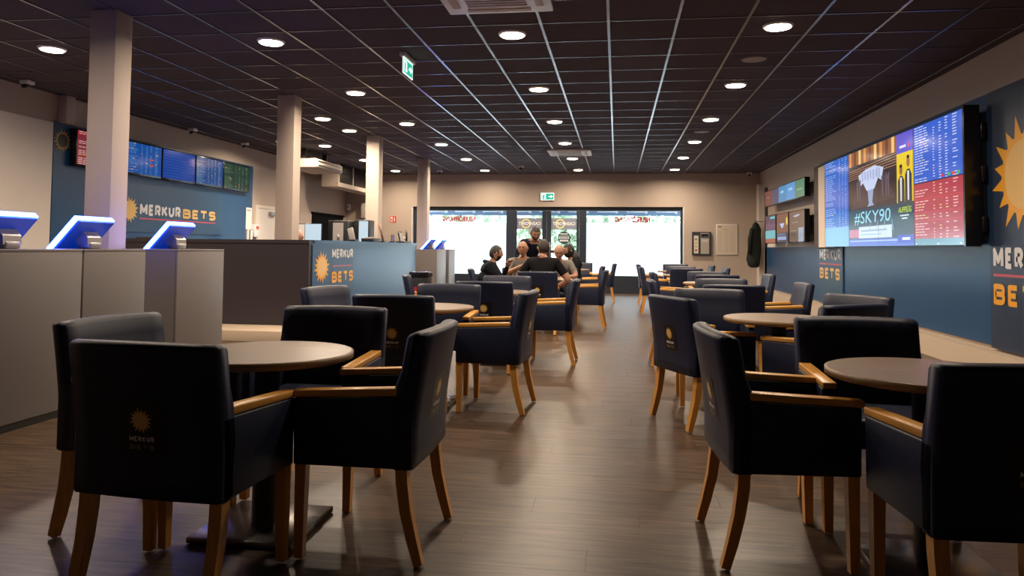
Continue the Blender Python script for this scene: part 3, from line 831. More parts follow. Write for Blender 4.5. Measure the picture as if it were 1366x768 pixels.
MB().tube([(0.18, 0, 1.16), (0.0, 0, 1.16), (-0.05, 0, 1.20)], 0.012, M_silver).build('wall_hook', t)
t = thing('leaflet_rack', 'dark wall rack with leaflets beside the right window', 'rack', (2.18, Y_FAR, 1.04))
MB().box((-0.24, -0.07, 0), (0.24, 0, 0.60), M_black, 0.008).build('housing', t)
f = Flat(); f.rect(0, 0, 0.48, 0.60, (0.03, 0.032, 0.04)); f.layer(); f.rect(0.045, 0.04, 0.16, 0.50, C(205, 200, 190)); f.rect(0.215, 0.03, 0.43, 0.57, C(168, 160, 150)); f.layer()
f.rect(0.225, 0.44, 0.42, 0.55, C(60, 62, 70)); f.rect(0.235, 0.50, 0.41, 0.53, C(210, 205, 200)); f.rect(0.235, 0.34, 0.41, 0.40, C(190, 185, 178))
for k, cc in enumerate((C(200, 60, 50), C(205, 175, 80), C(205, 175, 80), C(120, 120, 125))): f.disc(0.10, 0.12 + 0.095 * k, 0.03, cc, 12)
f.build('leaflets', (-0.24, -0.073, 0), UF, UZ, M_attr, t)
t = thing('wall_poster', 'framed pale information sheet on the far wall', 'poster', (2.825, Y_FAR, 1.05))
MB().box((-0.27, -0.02, 0), (0.27, 0, 0.79), M_wplast, 0.004).build('frame', t)
f = Flat(); f.rect(0, 0, 0.51, 0.76, C(214, 200, 182)); f.layer()
f.rect(0.03, 0.70, 0.12, 0.72, C(90, 80, 70)); f.rect(0.17, 0.63, 0.30, 0.645, C(170, 150, 70))
rr_ = random.Random(5)
for cidx in range(3):
    for k in range(34):
        f.rect(0.03 + cidx * 0.155, 0.59 - k * 0.0165, 0.03 + cidx * 0.155 + rr_.uniform(0.09, 0.135), 0.594 - k * 0.0165, C(186, 172, 156))
f.build('printed_sheet', (-0.255, -0.022, 0.015), UF, UZ, attr_mat('glossy_printed_sheet', False, rough=0.18), t)
t = thing('fire_extinguisher_sign', 'small red fire safety sign on the far left wall', 'sign', (-6.13, Y_FAR, 1.84))
MB().box((-0.10, -0.008, 0), (0.10, 0, 0.19), M_wplast).build('plate', t)
f = Flat(); f.rect(0, 0, 0.19, 0.18, C(205, 30, 36)); f.layer(); f.rect(0.02, 0.02, 0.085, 0.16, C(235, 225, 220)); f.rect(0.12, 0.03, 0.15, 0.12, C(235, 225, 220)); f.disc(0.135, 0.135, 0.014, C(235, 225, 220), 10)
f.layer(); f.poly([(0.03, 0.05), (0.075, 0.05), (0.05, 0.14)], C(205, 30, 36))
f.build('print', (-0.095, -0.010, 0.005), UF, UZ, M_attr, t)
t = thing('wall_box', 'grey meter box on the far wall left of the third column', 'box', (-6.75, Y_FAR, 1.95))
MB().box((-0.26, -0.16, 0), (0.20, 0, 0.42), M_wall_pale, 0.008).build('housing', t)
MB().box((-0.24, -0.168, 0.02), (0.18, -0.158, 0.40), M_wall_pale, 0.004).build('cover', t)
t = thing('motion_sensor', 'small white sensor in the far left corner', 'sensor', (-7.38, 19.62, 2.18))
MB().box((-0.05, -0.05, 0), (0.05, 0.05, 0.16), M_wplast, 0.015).build('housing', t)
MB().box((-0.03, -0.056, 0.05), (0.03, -0.048, 0.12), M_greyplast).build('lens', t)
t = thing('wall_thermostat', 'small white switch on the far wall beside the window', 'switch', (-5.78, Y_FAR, 1.28))
MB().box((-0.06, -0.03, 0), (0.06, 0, 0.17), M_wplast, 0.01).build('housing', t)
MB().box((-0.03, -0.036, 0.08), (0.03, -0.03, 0.13), M_greyplast).build('button', t)

# ================================================================== LEFT WALL: SCREENS AND SIGN
lt = [(9.16, 10.14, 0), (10.16, 11.08, 2), (11.10, 12.05, 3), (12.07, 12.98, 4), (13.0, 14.02, 5)]
labs = {0: 'red odds screen left of the nearest column', 2: 'blue odds screen just right of the nearest column', 3: 'plain blue screen with few rows among the wall screens',
        4: 'darker blue odds screen beside the green one', 5: 'green odds screen at the right end of the row'}
rng = random.Random(11)
for y0, y1, k in lt:
    t = thing('wall_screen', labs[k], 'screen', (-7.36, (y0 + y1) / 2, 2.235), group='screens above the counter')
    h = (y1 - y0) / 2; H_ = 0.52
    MB().box((-0.10, -h, 0), (-0.004, h, H_), M_blkgloss, 0.006).build('housing', t)
    MB().box((-0.14 + 0.035, -0.15, 0.12), (-0.10, 0.15, 0.40), M_black).build('wall_mount', t)
    f = Flat(); w_, h_ = 2 * h - 0.03, H_ - 0.05
    if k == 0:
        odds(f, 0, 0, w_, h_, C(150, 34, 44), 18, rng, fg=C(220, 200, 200), hl=C(60, 60, 90))
    elif k == 2:
        odds(f, 0, 0, w_, h_, C(16, 80, 165), 22, rng, fg=C(86, 150, 215))
        f.layer(); f.layer(); f.rect(w_ * .66, h_ * .30, w_ * .78, h_ * .36, C(200, 60, 50)); f.rect(w_ * .66, h_ * .5, w_ * .80, h_ * .54, C(200, 80, 60))
    elif k == 3:
        f.rect(0, 0, w_, h_, C(12, 64, 160)); f.layer()
        for q in range(9):
            f.rect(w_ * .05, h_ * (.08 + .1 * q), w_ * rng.uniform(.5, .95), h_ * (.1 + .1 * q), C(30, 96, 190))
    elif k == 4:
        odds(f, 0, 0, w_, h_, C(24, 74, 140), 24, rng, fg=C(120, 165, 205))
    else:
        odds(f, 0, 0, w_, h_, C(16, 56, 44), 22, rng, fg=C(84, 140, 108))
    f.build('screen_picture', (-0.001, -h + 0.015, 0.03), UL, UZ, attr_mat('dim_lit_screen', True, 0.75, 0.12), t)
t = thing('wall_sun_emblem', 'golden sun ring emblem high on the blue panel at left', 'emblem', (-7.46, 9.02, 2.56))
f = Flat(); f.sun(0, 0, 0.165, (0.015, 0.02, 0.035), (0.40, 0.27, 0.05)); f.build('sun_print', (0, 0, 0), UL, UZ, M_attr, t)
MB().box((-0.006, -0.12, -0.12), (-0.002, 0.12, 0.12), M_dkblue).build('backing', t)
def p3(f):
    f.sun(0.42, 0.34, 0.21, GOLD, GOLD)
    f.word('MERKUR', 0.66, 0.265, 1.09, 0.185, WHT)
    f.word('BETS', 1.82, 0.262, 1.05, 0.165, GOLD)
    f.rect(0.66, 0.205, 2.88, 0.226, RED)
logo_sign('wall_sign', 'long blue sign with white and gold lettering above the back counter', (-7.465, 10.02, 1.36), UL, 3.12, 0.76, p3, boardmat=mat('slate_blue_sign_board', (0.014, 0.060, 0.135), 0.4))
# small things along the left wall
t = thing('alarm_box', 'white wall box with red button beside the staff door', 'alarm', (-7.46, 14.40, 1.34))
MB().box((-0.038, -0.11, 0), (0.08, 0.11, 0.26), M_wplast, 0.01).build('housing', t)
MB().box((0.08, -0.04, 0.17), (0.095, 0.05, 0.23), mat('red_plastic', (0.6, 0.05, 0.03), 0.4)).build('button', t)
MB().tube([(0, 0, 0), (0, 0, -0.08)], 0.03, M_greyplast).build('cable_gland', t)
t = thing('wall_notice', 'white paper notice at the right edge of the blue panel', 'notice', (-7.463, 14.19, 1.48))
MB().box((0, -0.12, 0), (0.006, 0.12, 0.46), M_wplast).build('sheet', t)
MB().box((0.006, -0.09, 0.39), (0.007, 0.07, 0.42), M_greyplast).build('heading', t)
for k, y in enumerate((13.45, 13.60)):
    tag(MB().cyl((0, 0), 0.035, 0, 0.42, M_wplast, 16).cyl((0, 0), 0.026, 0.42, 0.44, M_greyplast, 16).build('white_canister', None, (-7.1, y, 1.04)), 'white upright canister on the back counter, %s of two' % ('left' if k == 0 else 'right'), 'canister')
t = thing('paper_tray', 'white stacked paper tray on the back counter by the column', 'tray', (-7.1, 10.75, 1.04))
for k in range(3):
    MB().box((-0.15, -0.34, 0.20 * k / 2 + 0.0), (0.15, 0.34, 0.20 * k / 2 + 0.02), M_wplast).build('shelf', t)
MB().box((-0.16, -0.40, 0), (0.16, -0.34, 0.24), mat('brown_card', (0.25, 0.15, 0.10), 0.7)).build('end_plate', t)
t = thing('back_counter', 'low counter along the left wall below the signs', 'counter', (-7.14, 12.0, 0))
MB().box((-0.32, -2.6, 0), (0.26, 2.2, 1.0), M_counter).build('carcass', t)
MB().box((-0.32, -2.65, 1.0), (0.30, 2.25, 1.04), M_counter).build('worktop', t)

# ================================================================== SERVICE COUNTER
t = thing('service_counter', 'long service counter with dark front and blue side', 'counter', (-3.95, 9.12, 0))
MB().box((-3.0, 0.0, 0.14), (0.0, 0.10, 1.20), M_counter).build('front_panel', t)
MB().box((-0.04, 0.102, 0.14), (0.0, 5.14, 1.205), M_blue).build('side_panel', t)
MB().box((-3.0, -0.02, 1.20), (0.005, 0.12, 1.245), M_counter).build('front_top', t)
MB().box((-0.20, 0.12, 1.205), (0.02, 5.16, 1.245), M_blue).build('side_top', t)
MB().box((-0.295, 0.30, 0.70), (-0.04, 5.0, 0.74), M_counter).build('worktop', t)
MB().box((-3.0, -0.66, 0), (-0.05, 0.05, 0.135), M_plinth, 0.006).build('step', t)
MB().box((-0.06, 0.10, 0.0), (-0.02, 5.1, 0.14), M_black).build('toe_kick', t)
def p4(f):
    f.sun(0.31, 0.36, 0.225, GOLD, GOLD2, sx=1.2)
    f.word('MERKUR', 0.66, 0.475, 0.82, 0.135, WHT)
    f.rect(0.68, 0.36, 1.46, 0.375, RED)
    f.word('BETS', 0.66, 0.135, 0.84, 0.155, GOLD2)
logo_sign('counter_sign', 'blue counter sign with golden sun facing the tables', (-3.948, 9.20, 0.52), UL, 1.53, 0.66, p4, 0.012, mat('slate_blue_sign_board', (0, 0, 0)))
# things standing on the counter
def monitor(x, y, z, w, h, rz, lab, screen_mat, tilt=0.0):
    t = thing('monitor', lab, 'monitor', (x, y, z), rz)
    MB().box((-0.10, -0.07, 0), (0.10, 0.07, 0.012), M_black).build('base', t)
    MB().box((-0.02, 0.0, 0.012), (0.02, 0.02, h * 0.6), M_black).build('stand', t)
    o = MB().box((-w / 2, -0.03, 0.06), (w / 2, 0.0, 0.06 + h), M_blkgloss, 0.005).build('housing', t)
    MB().box((-w / 2 + 0.012, -0.033, 0.075), (w / 2 - 0.012, -0.029, 0.05 + h), screen_mat).build('screen', o)
    return t
M_scrw = mat('pale_lit_screen', (0.05, 0.05, 0.05), 0.2, emit=(0.62, 0.80, 0.92), estr=0.85)
M_scrc = mat('cream_lit_screen', (0.05, 0.05, 0.05), 0.2, emit=(0.95, 0.74, 0.58), estr=0.8)
monitor(-4.95, 11.6, 1.14, 0.30, 0.34, 0.0, 'pale blue lit monitor behind the counter, right of the second column', M_scrw)
monitor(-5.22, 11.75, 1.14, 0.26, 0.34, 0.0, 'cream lit monitor half hidden by the second column', M_scrc)
t = thing('coffee_machine', 'black and silver coffee machine behind the counter', 'coffee machine', (-4.62, 12.0, 1.10))
MB().box((-0.17, -0.2, 0), (0.17, 0.22, 0.50), M_black, 0.01).build('body', t)
MB().box((-0.08, -0.21, 0.04), (0.10, -0.195, 0.46), M_greyplast).build('front_panel', t)
MB().tube([(0.02, -0.22, 0.26), (0.02, -0.22, 0.18)], 0.02, M_silver).build('spout', t)
MB().box((-0.12, -0.26, 0.0), (0.12, -0.2, 0.04), M_silver).build('drip_tray', t)
t = thing('bean_dispenser', 'black upright dispenser with white panel behind the counter', 'dispenser', (-4.32, 12.2, 1.10))
MB().box((-0.11, -0.15, 0), (0.15, 0.15, 0.52), M_black, 0.01).build('body', t)
MB().box((-0.02, -0.156, 0.08), (0.14, -0.148, 0.50), M_scrw).build('lit_panel', t)
t = thing('card_terminal', 'small tilted card terminal on the counter', 'card terminal', (-4.04, 11.0, 1.245))
MB().box((-0.05, -0.10, 0), (0.05, 0.10, 0.03), M_black, 0.006).build('base', t)
o = MB().box((-0.045, -0.015, 0), (0.045, 0.015, 0.20), M_greyplast, 0.006).build('handset', t); o.rotation_euler = (R(-12), R(-18), 0); o.location = (-0.02, 0, 0.02)
t = thing('counter_keyboard', 'black low printer lying on the counter', 'printer', (-4.02, 11.75, 1.245))
MB().box((-0.10, -0.20, 0), (0.10, 0.20, 0.06), M_black, 0.01).build('body', t)
MB().box((-0.06, -0.12, 0.06), (0.06, 0.12, 0.075), M_greyplast, 0.004).build('lid', t)
t = thing('bottle_opener_stand', 'slim brown stand leaning on the counter before the third column', 'stand', (-4.0, 12.3, 1.245))
MB().box((-0.05, -0.06, 0), (0.05, 0.06, 0.02), M_black).build('base', t)
MB().tube([(0, 0.02, 0.02), (-0.03, 0.0, 0.18), (-0.07, -0.04, 0.33)], [0.022, 0.02, 0.018], mat('brown_card', (0, 0, 0)), 8).build('stem', t)
t = thing('desk_phone', 'black desk phone with grey display on the counter end', 'phone', (-4.02, 13.55, 1.245))
MB().box((-0.10, -0.22, 0), (0.10, 0.26, 0.03), M_black, 0.008).build('base', t)
o = MB().box((-0.02, -0.12, 0.0), (0.0, 0.12, 0.22), M_blkgloss, 0.006).build('display', t); o.rotation_euler = (0, R(-12), 0)
MB().box((0.0, -0.10, 0.03), (0.004, 0.10, 0.20), M_greyplast).build('screen', o)
MB().tube([(0.03, 0.17, 0.03), (0.03, 0.17, 0.12), (0.02, 0.18, 0.24)], 0.02, M_black).build('handset', t)
t = thing('card_holder', 'small violet card holder on the counter', 'holder', (-4.02, 12.95, 1.245))
MB().box((-0.05, -0.09, 0), (0.05, 0.09, 0.02), M_black).build('base', t)
MB().box((-0.012, -0.08, 0.02), (0.006, 0.08, 0.14), mat('violet_card', (0.08, 0.05, 0.14), 0.5)).build('card', t)

# ================================================================== BETTING TERMINALS ON CABINETS
def cabinet(y0, y1, lab):
    t = thing('terminal_cabinet', lab, 'cabinet', (-3.70, (y0 + y1) / 2, 0))
    h = (y1 - y0) / 2
    MB().box((-0.52, -h, 0.05), (-0.018, h, 1.105), M_cab).build('carcass', t)
    MB().box((-0.016, -h + 0.002, 0.05), (0.0, h - 0.002, 1.105), M_cab, 0.002).build('back_panel', t)
    MB().box((-0.52, -h, 1.105), (0.0, h, 1.125), M_cab, 0.002).build('top', t)
    MB().box((-0.50, -h + 0.02, 0.0), (-0.012, h - 0.02, 0.05), M_black).build('toe_kick', t)
    return t
def terminal(yc, lab):
    t = thing('betting_terminal', lab, 'terminal', (-4.0, yc, 1.125))
    # slab: lower edge to the left, leaning up to the right
    P0, P1 = Vector((-0.117, 0, 0.006)), Vector((0.10, 0, 0.243))
    d_ = (P1 - P0).normalized(); n_ = Vector((d_.z, 0, -d_.x))      # n_ points right and down (rear of the slab)
    hw, th = 0.20, 0.055
    def slab(a0, a1, w, t0, t1, m, nm):
        b = MB(); L = (P1 - P0).length
        pts = []
        for tt in (t0, t1):
            for a, y in ((a0, -w), (a1, -w), (a1, w), (a0, w)):
                q = P0 + d_ * (a * L) + n_ * tt; pts.append((q.x, y, q.z))
        b.add(pts, [(3, 2, 1, 0), (4, 5, 6, 7), (0, 1, 5, 4), (1, 2, 6, 5), (2, 3, 7, 6), (3, 0, 4, 7)], m)
        return b.build(nm, t)
    slab(0.03, 0.97, hw - 0.012, 0.0, th, M_ledplast, 'shell')
    slab(0.06, 0.94, hw - 0.03, -0.004, 0.0, M_blkgloss, 'touch_screen')
    s1 = P0; L = (P1 - P0).length
    for sy in (-1, 1):
        b = MB(); pts = []
        for tt in (0.002, 0.038):
            for a, y in ((0.0, hw - 0.012), (1.0, hw - 0.012), (1.0, hw), (0.0, hw)):
                q = P0 + d_ * (a * L) + n_ * tt; pts.append((q.x, sy * y, q.z))
        b.add(pts, [(3, 2, 1, 0), (4, 5, 6, 7), (0, 1, 5, 4), (1, 2, 6, 5), (2, 3, 7, 6), (3, 0, 4, 7)], M_led); b.build('led_strip', t)
    slab(0.97, 1.0, hw - 0.013, 0.002, 0.038, M_led, 'led_strip')
    MB().box((0.02, -0.06, 0.0), (0.13, 0.06, 0.05), M_silver, 0.012).build('foot', t)
    nk = MB(); nk.add([(x_, y_, z_) for y_ in (-0.075, 0.075) for x_, z_ in ((0.03, 0.03), (0.12, 0.03), (0.115, 0.085), (0.075, 0.13), (0.0, 0.10))], [(0, 1, 2, 3, 4), (9, 8, 7, 6, 5), (0, 5, 6, 1), (1, 6, 7, 2), (2, 7, 8, 3), (3, 8, 9, 4), (4, 9, 5, 0)], M_silver); nk.build('neck', t)
    return t
for y0, y1, lab in ((3.98, 4.70, 'light grey cabinet cut by the left picture edge'), (4.715, 5.40, 'light grey cabinet in front of the nearest column'), (5.83, 6.58, 'light grey cabinet nearest the dark counter front'),
                    (14.98, 15.80, 'distant grey cabinet touching the end of the blue counter'), (16.09, 16.71, 'distant grey cabinet right beside the left window')):
    cabinet(y0, y1, lab)
for yc, lab in ((4.29, 'tilted terminal with glowing blue edge cut by the left picture edge'), (5.055, 'tilted terminal with glowing blue edge before the nearest column'), (6.17, 'tilted terminal with glowing blue edge left of the dark counter'),
                (15.39, 'small distant blue lit terminal at the farthest column, left one'), (16.40, 'small distant blue lit terminal at the farthest column, right one')):
    terminal(yc, lab)

# ================================================================== TABLES AND CHAIRS
def make_table():
    t = thing('round_table', '', 'table')
    MB().cyl((0, 0), 0.342, 0.692, 0.722, M_table, 56).build('table_top', t)
    eb = MB(); n = 56
    v = [(r_ * math.cos(2 * math.pi * i / n), r_ * math.sin(2 * math.pi * i / n), z) for r_, z in ((0.342, 0.7215), (0.350, 0.719), (0.350, 0.695), (0.342, 0.6925)) for i in range(n)]
    eb.add(v, [(a * n + i, a * n + (i + 1) % n, (a + 1) * n + (i + 1) % n, (a + 1) * n + i) for a in range(3) for i in range(n)], M_edge, True)
    eb.build('edge_band', t)
    MB().box((-0.15, -0.15, 0.672), (0.15, 0.15, 0.692), M_black, 0.004).build('top_plate', t)
    MB().cyl((0, 0), 0.05, 0.026, 0.675, M_black, 20).build('pedestal', t)
    MB().box((-0.215, -0.215, 0.004), (0.215, 0.215, 0.026), M_steel, 0.004).build('base_plate', t)
    for sx in (-1, 1):
        for sy in (-1, 1):
            MB().cyl((sx * 0.19, sy * 0.19), 0.014, 0, 0.005, M_foot, 10).build('foot', t)
    return t

def make_chair():
    t = thing('armchair', '', 'chair')
    HW = 0.272
    # backrest: one upholstered slab, leaning and bowed, from the seat rail to the top
    def back_pt(u, s):          # s 0..1 around the section: rear bottom -> rear top -> front top -> front bottom
        bow = 0.030 * (1 - (u / HW) ** 2)
        def rear(z):
            k = max(0.0, (z - 0.48) / 0.375)
            return -0.222 - 0.052 * k ** 1.3 - bow * (0.35 + 0.65 * k)
        th = 0.078
        z_top = 0.855 - 0.005 * (u / HW) ** 2
        sec = []
        for i in range(9):
            z = 0.352 + (z_top - 0.022 - 0.352) * i / 8
            sec.append((rear(z), z))
        yr = rear(z_top)
        for a in (30, 60, 90, 120, 150):
            sec.append((yr + th / 2 - th / 2 * math.cos(R(a)), z_top - 0.022 + 0.022 * math.sin(R(a))))
        for i in range(8, -1, -1):
            z = 0.352 + (z_top - 0.022 - 0.352) * i / 8
            sec.append((rear(z) + th + (0.012 if i in (3, 4, 5) else 0.0), z))
        return sec
    us = [-HW, -HW + 0.012, -0.20, -0.13, -0.065, 0, 0.065, 0.13, 0.20, HW - 0.012, HW]
    v = []; nsec = 0
    for k, u in enumerate(us):
        sec = back_pt(u, 0); nsec = len(sec)
        if k in (0, len(us) - 1):
            cy = sum(p[0] for p in sec) / nsec
            sec = [(p[0] + (0.016 if p[0] < -0.20 and i < nsec / 2 - 2 else -0.016 if i > nsec / 2 + 1 else 0), min(p[1], 0.838)) for i, p in enumerate(sec)]
        v += [(u, y, z) for y, z in sec]
    b = MB(); n = nsec
    fcs = [(k * n + i, k * n + (i + 1) % n, (k + 1) * n + (i + 1) % n, (k + 1) * n + i) for k in range(len(us) - 1) for i in range(n)]
    fcs += [tuple(range(n)), tuple((len(us) - 1) * n + i for i in range(n))]
    b.add(v, fcs, M_leather, True)
    bk = b.build('backrest', t)
    # woven-in logo patch on the rear of the back
    f = Flat()
    for i in range(8):
        for j in range(5):
            f.rect(-0.08 + 0.02 * i, -0.085 + 0.034 * j, -0.06 + 0.02 * i, -0.051 + 0.034 * j, (0.005, 0.005, 0.006))
    f.layer(0.0004)
    f.sun(0, 0.028, 0.043, (0.85, 0.58, 0.20), (0.80, 0.50, 0.09))
    f.word('MERKUR', -0.045, -0.040, 0.090, 0.017, (0.8, 0.8, 0.8))
    f.word('BETS', -0.045, -0.066, 0.090, 0.015, (0.26, 0.19, 0.10))
    pm_ = f.mesh('logo_patch', (0, 0, 0.575), (1, 0, 0), (0, 0, 1), M_attr)
    for q in pm_.vertices:
        u, z = q.co.x, q.co.z
        k = max(0.0, (z - 0.48) / 0.375)
        q.co.y += -0.222 - 0.052 * k ** 1.3 - 0.030 * (1 - (u / HW) ** 2) * (0.35 + 0.65 * k) - 0.0012
    link('logo_patch', pm_, bk)
    # seat, front rail, side panels
    MB().box((-0.222, -0.175, 0.40), (0.222, 0.235, 0.475), M_leather, 0.022).build('seat', t)
    MB().box((-0.222, -0.15, 0.352), (0.222, 0.222, 0.402), M_leather, 0.008).build('seat_rail', t)
    for sx in (-1, 1):
        sp = MB(); x0, x1 = sorted((sx * 0.222, sx * 0.272))
        prof = [(-0.222, 0.352), (0.232, 0.352), (0.236, 0.598), (-0.222, 0.618)]
        bm = bmesh.new()
        vs2 = [bm.verts.new((x, y, z)) for x in (x0, x1) for y, z in prof]
        for q in ((3, 2, 1, 0), (4, 5, 6, 7), (0, 1, 5, 4), (1, 2, 6, 5), (2, 3, 7, 6), (3, 0, 4, 7)):
            bm.faces.new([vs2[i] for i in q])
        bmesh.ops.bevel(bm, geom=bm.edges[:], offset=0.008, segments=2, affect='EDGES', profile=0.5)
        bm.verts.index_update()
        sp.add([q.co[:] for q in bm.verts], [[q.index for q in fc.verts] for fc in bm.faces], M_leather, True); bm.free()
        sp.build('side_panel', t)
        # wooden arm rest, slightly falling to the front
        ar = MB(); bm = bmesh.new()
        prof = [(-0.165, 0.616), (0.247, 0.598), (0.247, 0.624), (-0.165, 0.645)]
        x0, x1 = sorted((sx * 0.216, sx * 0.270))
        vs2 = [bm.verts.new((x, y, z)) for x in (x0, x1) for y, z in prof]
        for q in ((3, 2, 1, 0), (4, 5, 6, 7), (0, 1, 5, 4), (1, 2, 6, 5), (2, 3, 7, 6), (3, 0, 4, 7)):
            bm.faces.new([vs2[i] for i in q])
        bmesh.ops.bevel(bm, geom=bm.edges[:], offset=0.005, segments=2, affect='EDGES', profile=0.5)
        bm.verts.index_update()
        ar.add([q.co[:] for q in bm.verts], [[q.index for q in fc.verts] for fc in bm.faces], M_wood, True); bm.free()
        ar.build('arm_rest', t)
        # straight tapered front leg, sabre rear leg
        lf = MB(); lf.tube([(sx * 0.245, 0.205, 0.37), (sx * 0.245, 0.207, 0.18), (sx * 0.245, 0.209, 0.008)], [0.021, 0.019, 0.0165], M_legwood, 4, True)
        lf.build('leg', t)
        lr = MB(); lr.tube([(sx * 0.240, -0.178, 0.38), (sx * 0.240, -0.182, 0.30), (sx * 0.240, -0.196, 0.20), (sx * 0.240, -0.220, 0.10), (sx * 0.240, -0.246, 0.008)], [0.022, 0.022, 0.0205, 0.019, 0.0165], M_legwood, 4, True)
        lr.build('leg', t)
    return t
tb0, ch0 = make_table(), make_chair()
first = {'t': True, 'c': True}
def put(kind, x, y, rz, lab, grp):
    src = tb0 if kind == 't' else ch0
    o = src if first[kind] else copy_tree(src)
    first[kind] = False
    o.location = (x, y, 0); o.rotation_euler = (0, 0, R(rz)); o['label'] = lab; o['group'] = grp
    return o
TG, CG = 'round bistro tables', 'navy armchairs with wooden arms'
for x, y, rz, lab in (
    (-1.44, 2.93, 0, 'round brown table nearest on the left, ringed by four armchairs'),
    (-1.41, 5.43, 0, 'second round table on the left side of the aisle'),
    (-1.22, 7.50, 0, 'third round table on the left side of the aisle'),
    (-0.98, 10.82, 0, 'round table the group of men sit around'),
    (-1.05, 13.60, 0, 'round table behind the group of men'),
    (-0.95, 16.25, 0, 'round table on the left closest to the windows'),
    (1.14, 2.95, 0, 'round dark brown table nearest on the right'),
    (1.06, 5.10, 0, 'second round table on the right side of the aisle'),
    (1.10, 7.63, 0, 'third round table on the right side of the aisle'),
    (1.25, 10.37, 0, 'fourth round table on the right side of the aisle'),
    (1.18, 13.50, 0, 'fifth round table on the right, catching window light'),
    (1.20, 15.90, 0, 'round table on the right closest to the windows')):
    put('t', x, y, rz, lab, TG)
for x, y, rz, lab in (
    (-1.475, 2.43, -4, 'large foreground armchair at left with its sun logo back to us'),
    (-0.955, 2.905, 90, 'foreground armchair left of the aisle seen from its side'),
    (-1.927, 2.90, -97, 'armchair at far left in front of the grey cabinets'),
    (-1.435, 3.43, 180, 'armchair facing us across the nearest left table'),
    (-0.875, 5.39, 86.4, 'side-on armchair at the second left table, by the aisle'),
    (-1.44, 4.90, 0, 'armchair with sun logo in front of the second left table'),
    (-1.41, 5.93, 180, 'armchair facing us across the second left table'),
    (-2.02, 5.45, -104, 'armchair in front of the golden sun counter sign'),
    (-0.66, 7.60, 90, 'side-on armchair at the third left table, by the aisle'),
    (-1.22, 7.01, 0, 'armchair with sun logo in front of the third left table'),
    (-1.22, 8.00, 180, 'armchair facing us across the third left table'),
    (-2.11, 8.17, -74, 'edge-on armchair in front of the black box stand'),
    (-1.06, 10.18, 0, 'armchair the man in the black T-shirt sits on'),
    (-1.93, 10.97, -78, 'armchair under the man in the dark jacket'),
    (-0.41, 11.05, 88, 'empty side-on armchair right of the group of men'),
    (-1.50, 11.72, 200, 'armchair under the bald man with folded arms'),
    (-0.90, 11.95, 180, 'armchair under the bald man with his head bowed'),
    (-0.50, 13.70, 90, 'armchair behind the empty one right of the men'),
    (-0.82, 16.80, 180, 'dark armchair facing us near the right door post'),
    (-0.29, 16.35, 90, 'single armchair silhouetted against the right window, left of the aisle'),
    (0.621, 3.08, -85.6, 'foreground armchair right of the aisle seen from its side'),
    (1.14, 2.51, 5, 'dark foreground armchair cut by the right picture edge'),
    (1.11, 3.45, 180, 'armchair facing us across the nearest right table'),
    (0.576, 5.176, -64.3, 'turned armchair with sun logo at the second right table, by the aisle'),
    (1.26, 4.81, 35, 'turned armchair in front of the second right table'),
    (1.52, 5.46, 125, 'armchair at the wall side of the second right table'),
    (0.73, 5.85, 180, 'armchair facing us across the second right table'),
    (0.60, 7.75, -90, 'side-on armchair at the third right table, by the aisle'),
    (1.05, 7.14, 0, 'armchair with sun logo in front of the third right table'),
    (1.14, 8.13, 180, 'armchair facing us across the third right table'),
    (1.60, 7.65, 90, 'armchair on the wall side of the third right table'),
    (0.74, 10.45, -90, 'side-on armchair at the fourth right table, by the aisle'),
    (1.26, 9.86, 0, 'armchair with its back to us at the fourth right table'),
    (1.30, 10.86, 180, 'armchair facing us across the fourth right table'),
    (1.78, 10.25, 90, 'armchair on the wall side of the fourth right table'),
    (0.68, 13.65, -90, 'side-on armchair at the fifth right table, against the window'),
    (1.165, 12.98, 0, 'armchair with sun logo in front of the fifth right table'),
    (1.20, 14.02, 180, 'armchair facing us across the fifth right table'),
    (1.70, 13.60, 90, 'small lit armchair on the wall side of the fifth right table'),
    (0.70, 16.0, -90, 'side-on armchair on the right closest to the window'),
    (1.28, 16.40, 180, 'armchair facing us across the last right table'),
    (1.70, 15.60, 90, 'small lit armchair on the wall side of the last right table')):
    put('c', x, y, rz, lab, CG)

# black box stand with playing card marks in front of the counter
t = thing('box_stand', 'black floor stand box with red and gold marks before the counter', 'stand', (-2.35, 8.72, 0))
MB().box((-0.11, -0.11, 0.0), (0.11, 0.11, 0.80), M_black, 0.006).build('body', t)
MB().box((-0.118, -0.118, 0.80), (0.118, 0.118, 0.868), M_blkgloss, 0.01).build('rim', t)
f = Flat(); f.rect(0.065, 0.52, 0.095, 0.69, C(190, 40, 44)); f.rect(0.125, 0.52, 0.155, 0.70, C(200, 140, 60)); f.rect(0.03, 0.30, 0.19, 0.44, C(150, 190, 225)); f.layer()
f.rect(0.072, 0.60, 0.088, 0.64, C(240, 220, 210)); f.rect(0.132, 0.58, 0.148, 0.66, C(245, 215, 150))
f.build('print', (-0.11, -0.113, 0), UF, UZ, M_attr, t)

# ================================================================== PEOPLE
M_skin = mat('skin', (0.36, 0.19, 0.13), 0.5, var=0.08, vscale=12)
M_skin2 = mat('tanned_skin', (0.33, 0.165, 0.10), 0.5, var=0.08, vscale=12)
M_eye = mat('eye', (0.02, 0.015, 0.012), 0.2)
M_lip = mat('lips', (0.26, 0.10, 0.085), 0.5)
M_hair = mat('dark_brown_hair', (0.018, 0.012, 0.009), 0.6, bump=0.4, bscale=120)
M_shoe = mat('dark_shoe', (0.015, 0.014, 0.014), 0.5)
M_jeans = mat('dark_trousers', (0.020, 0.022, 0.032), 0.85)
def cloth(name, c):
    return mat(name, c, 0.9, spec=0.12, var=0.12, vscale=9, bump=0.2, bscale=25)

def seg_dist(p, a, b):
    ab = b - a; t_ = max(0.0, min(1.0, (p - a).dot(ab) / max(ab.length_squared, 1e-9)))
    return (p - a - ab * t_).length, t_

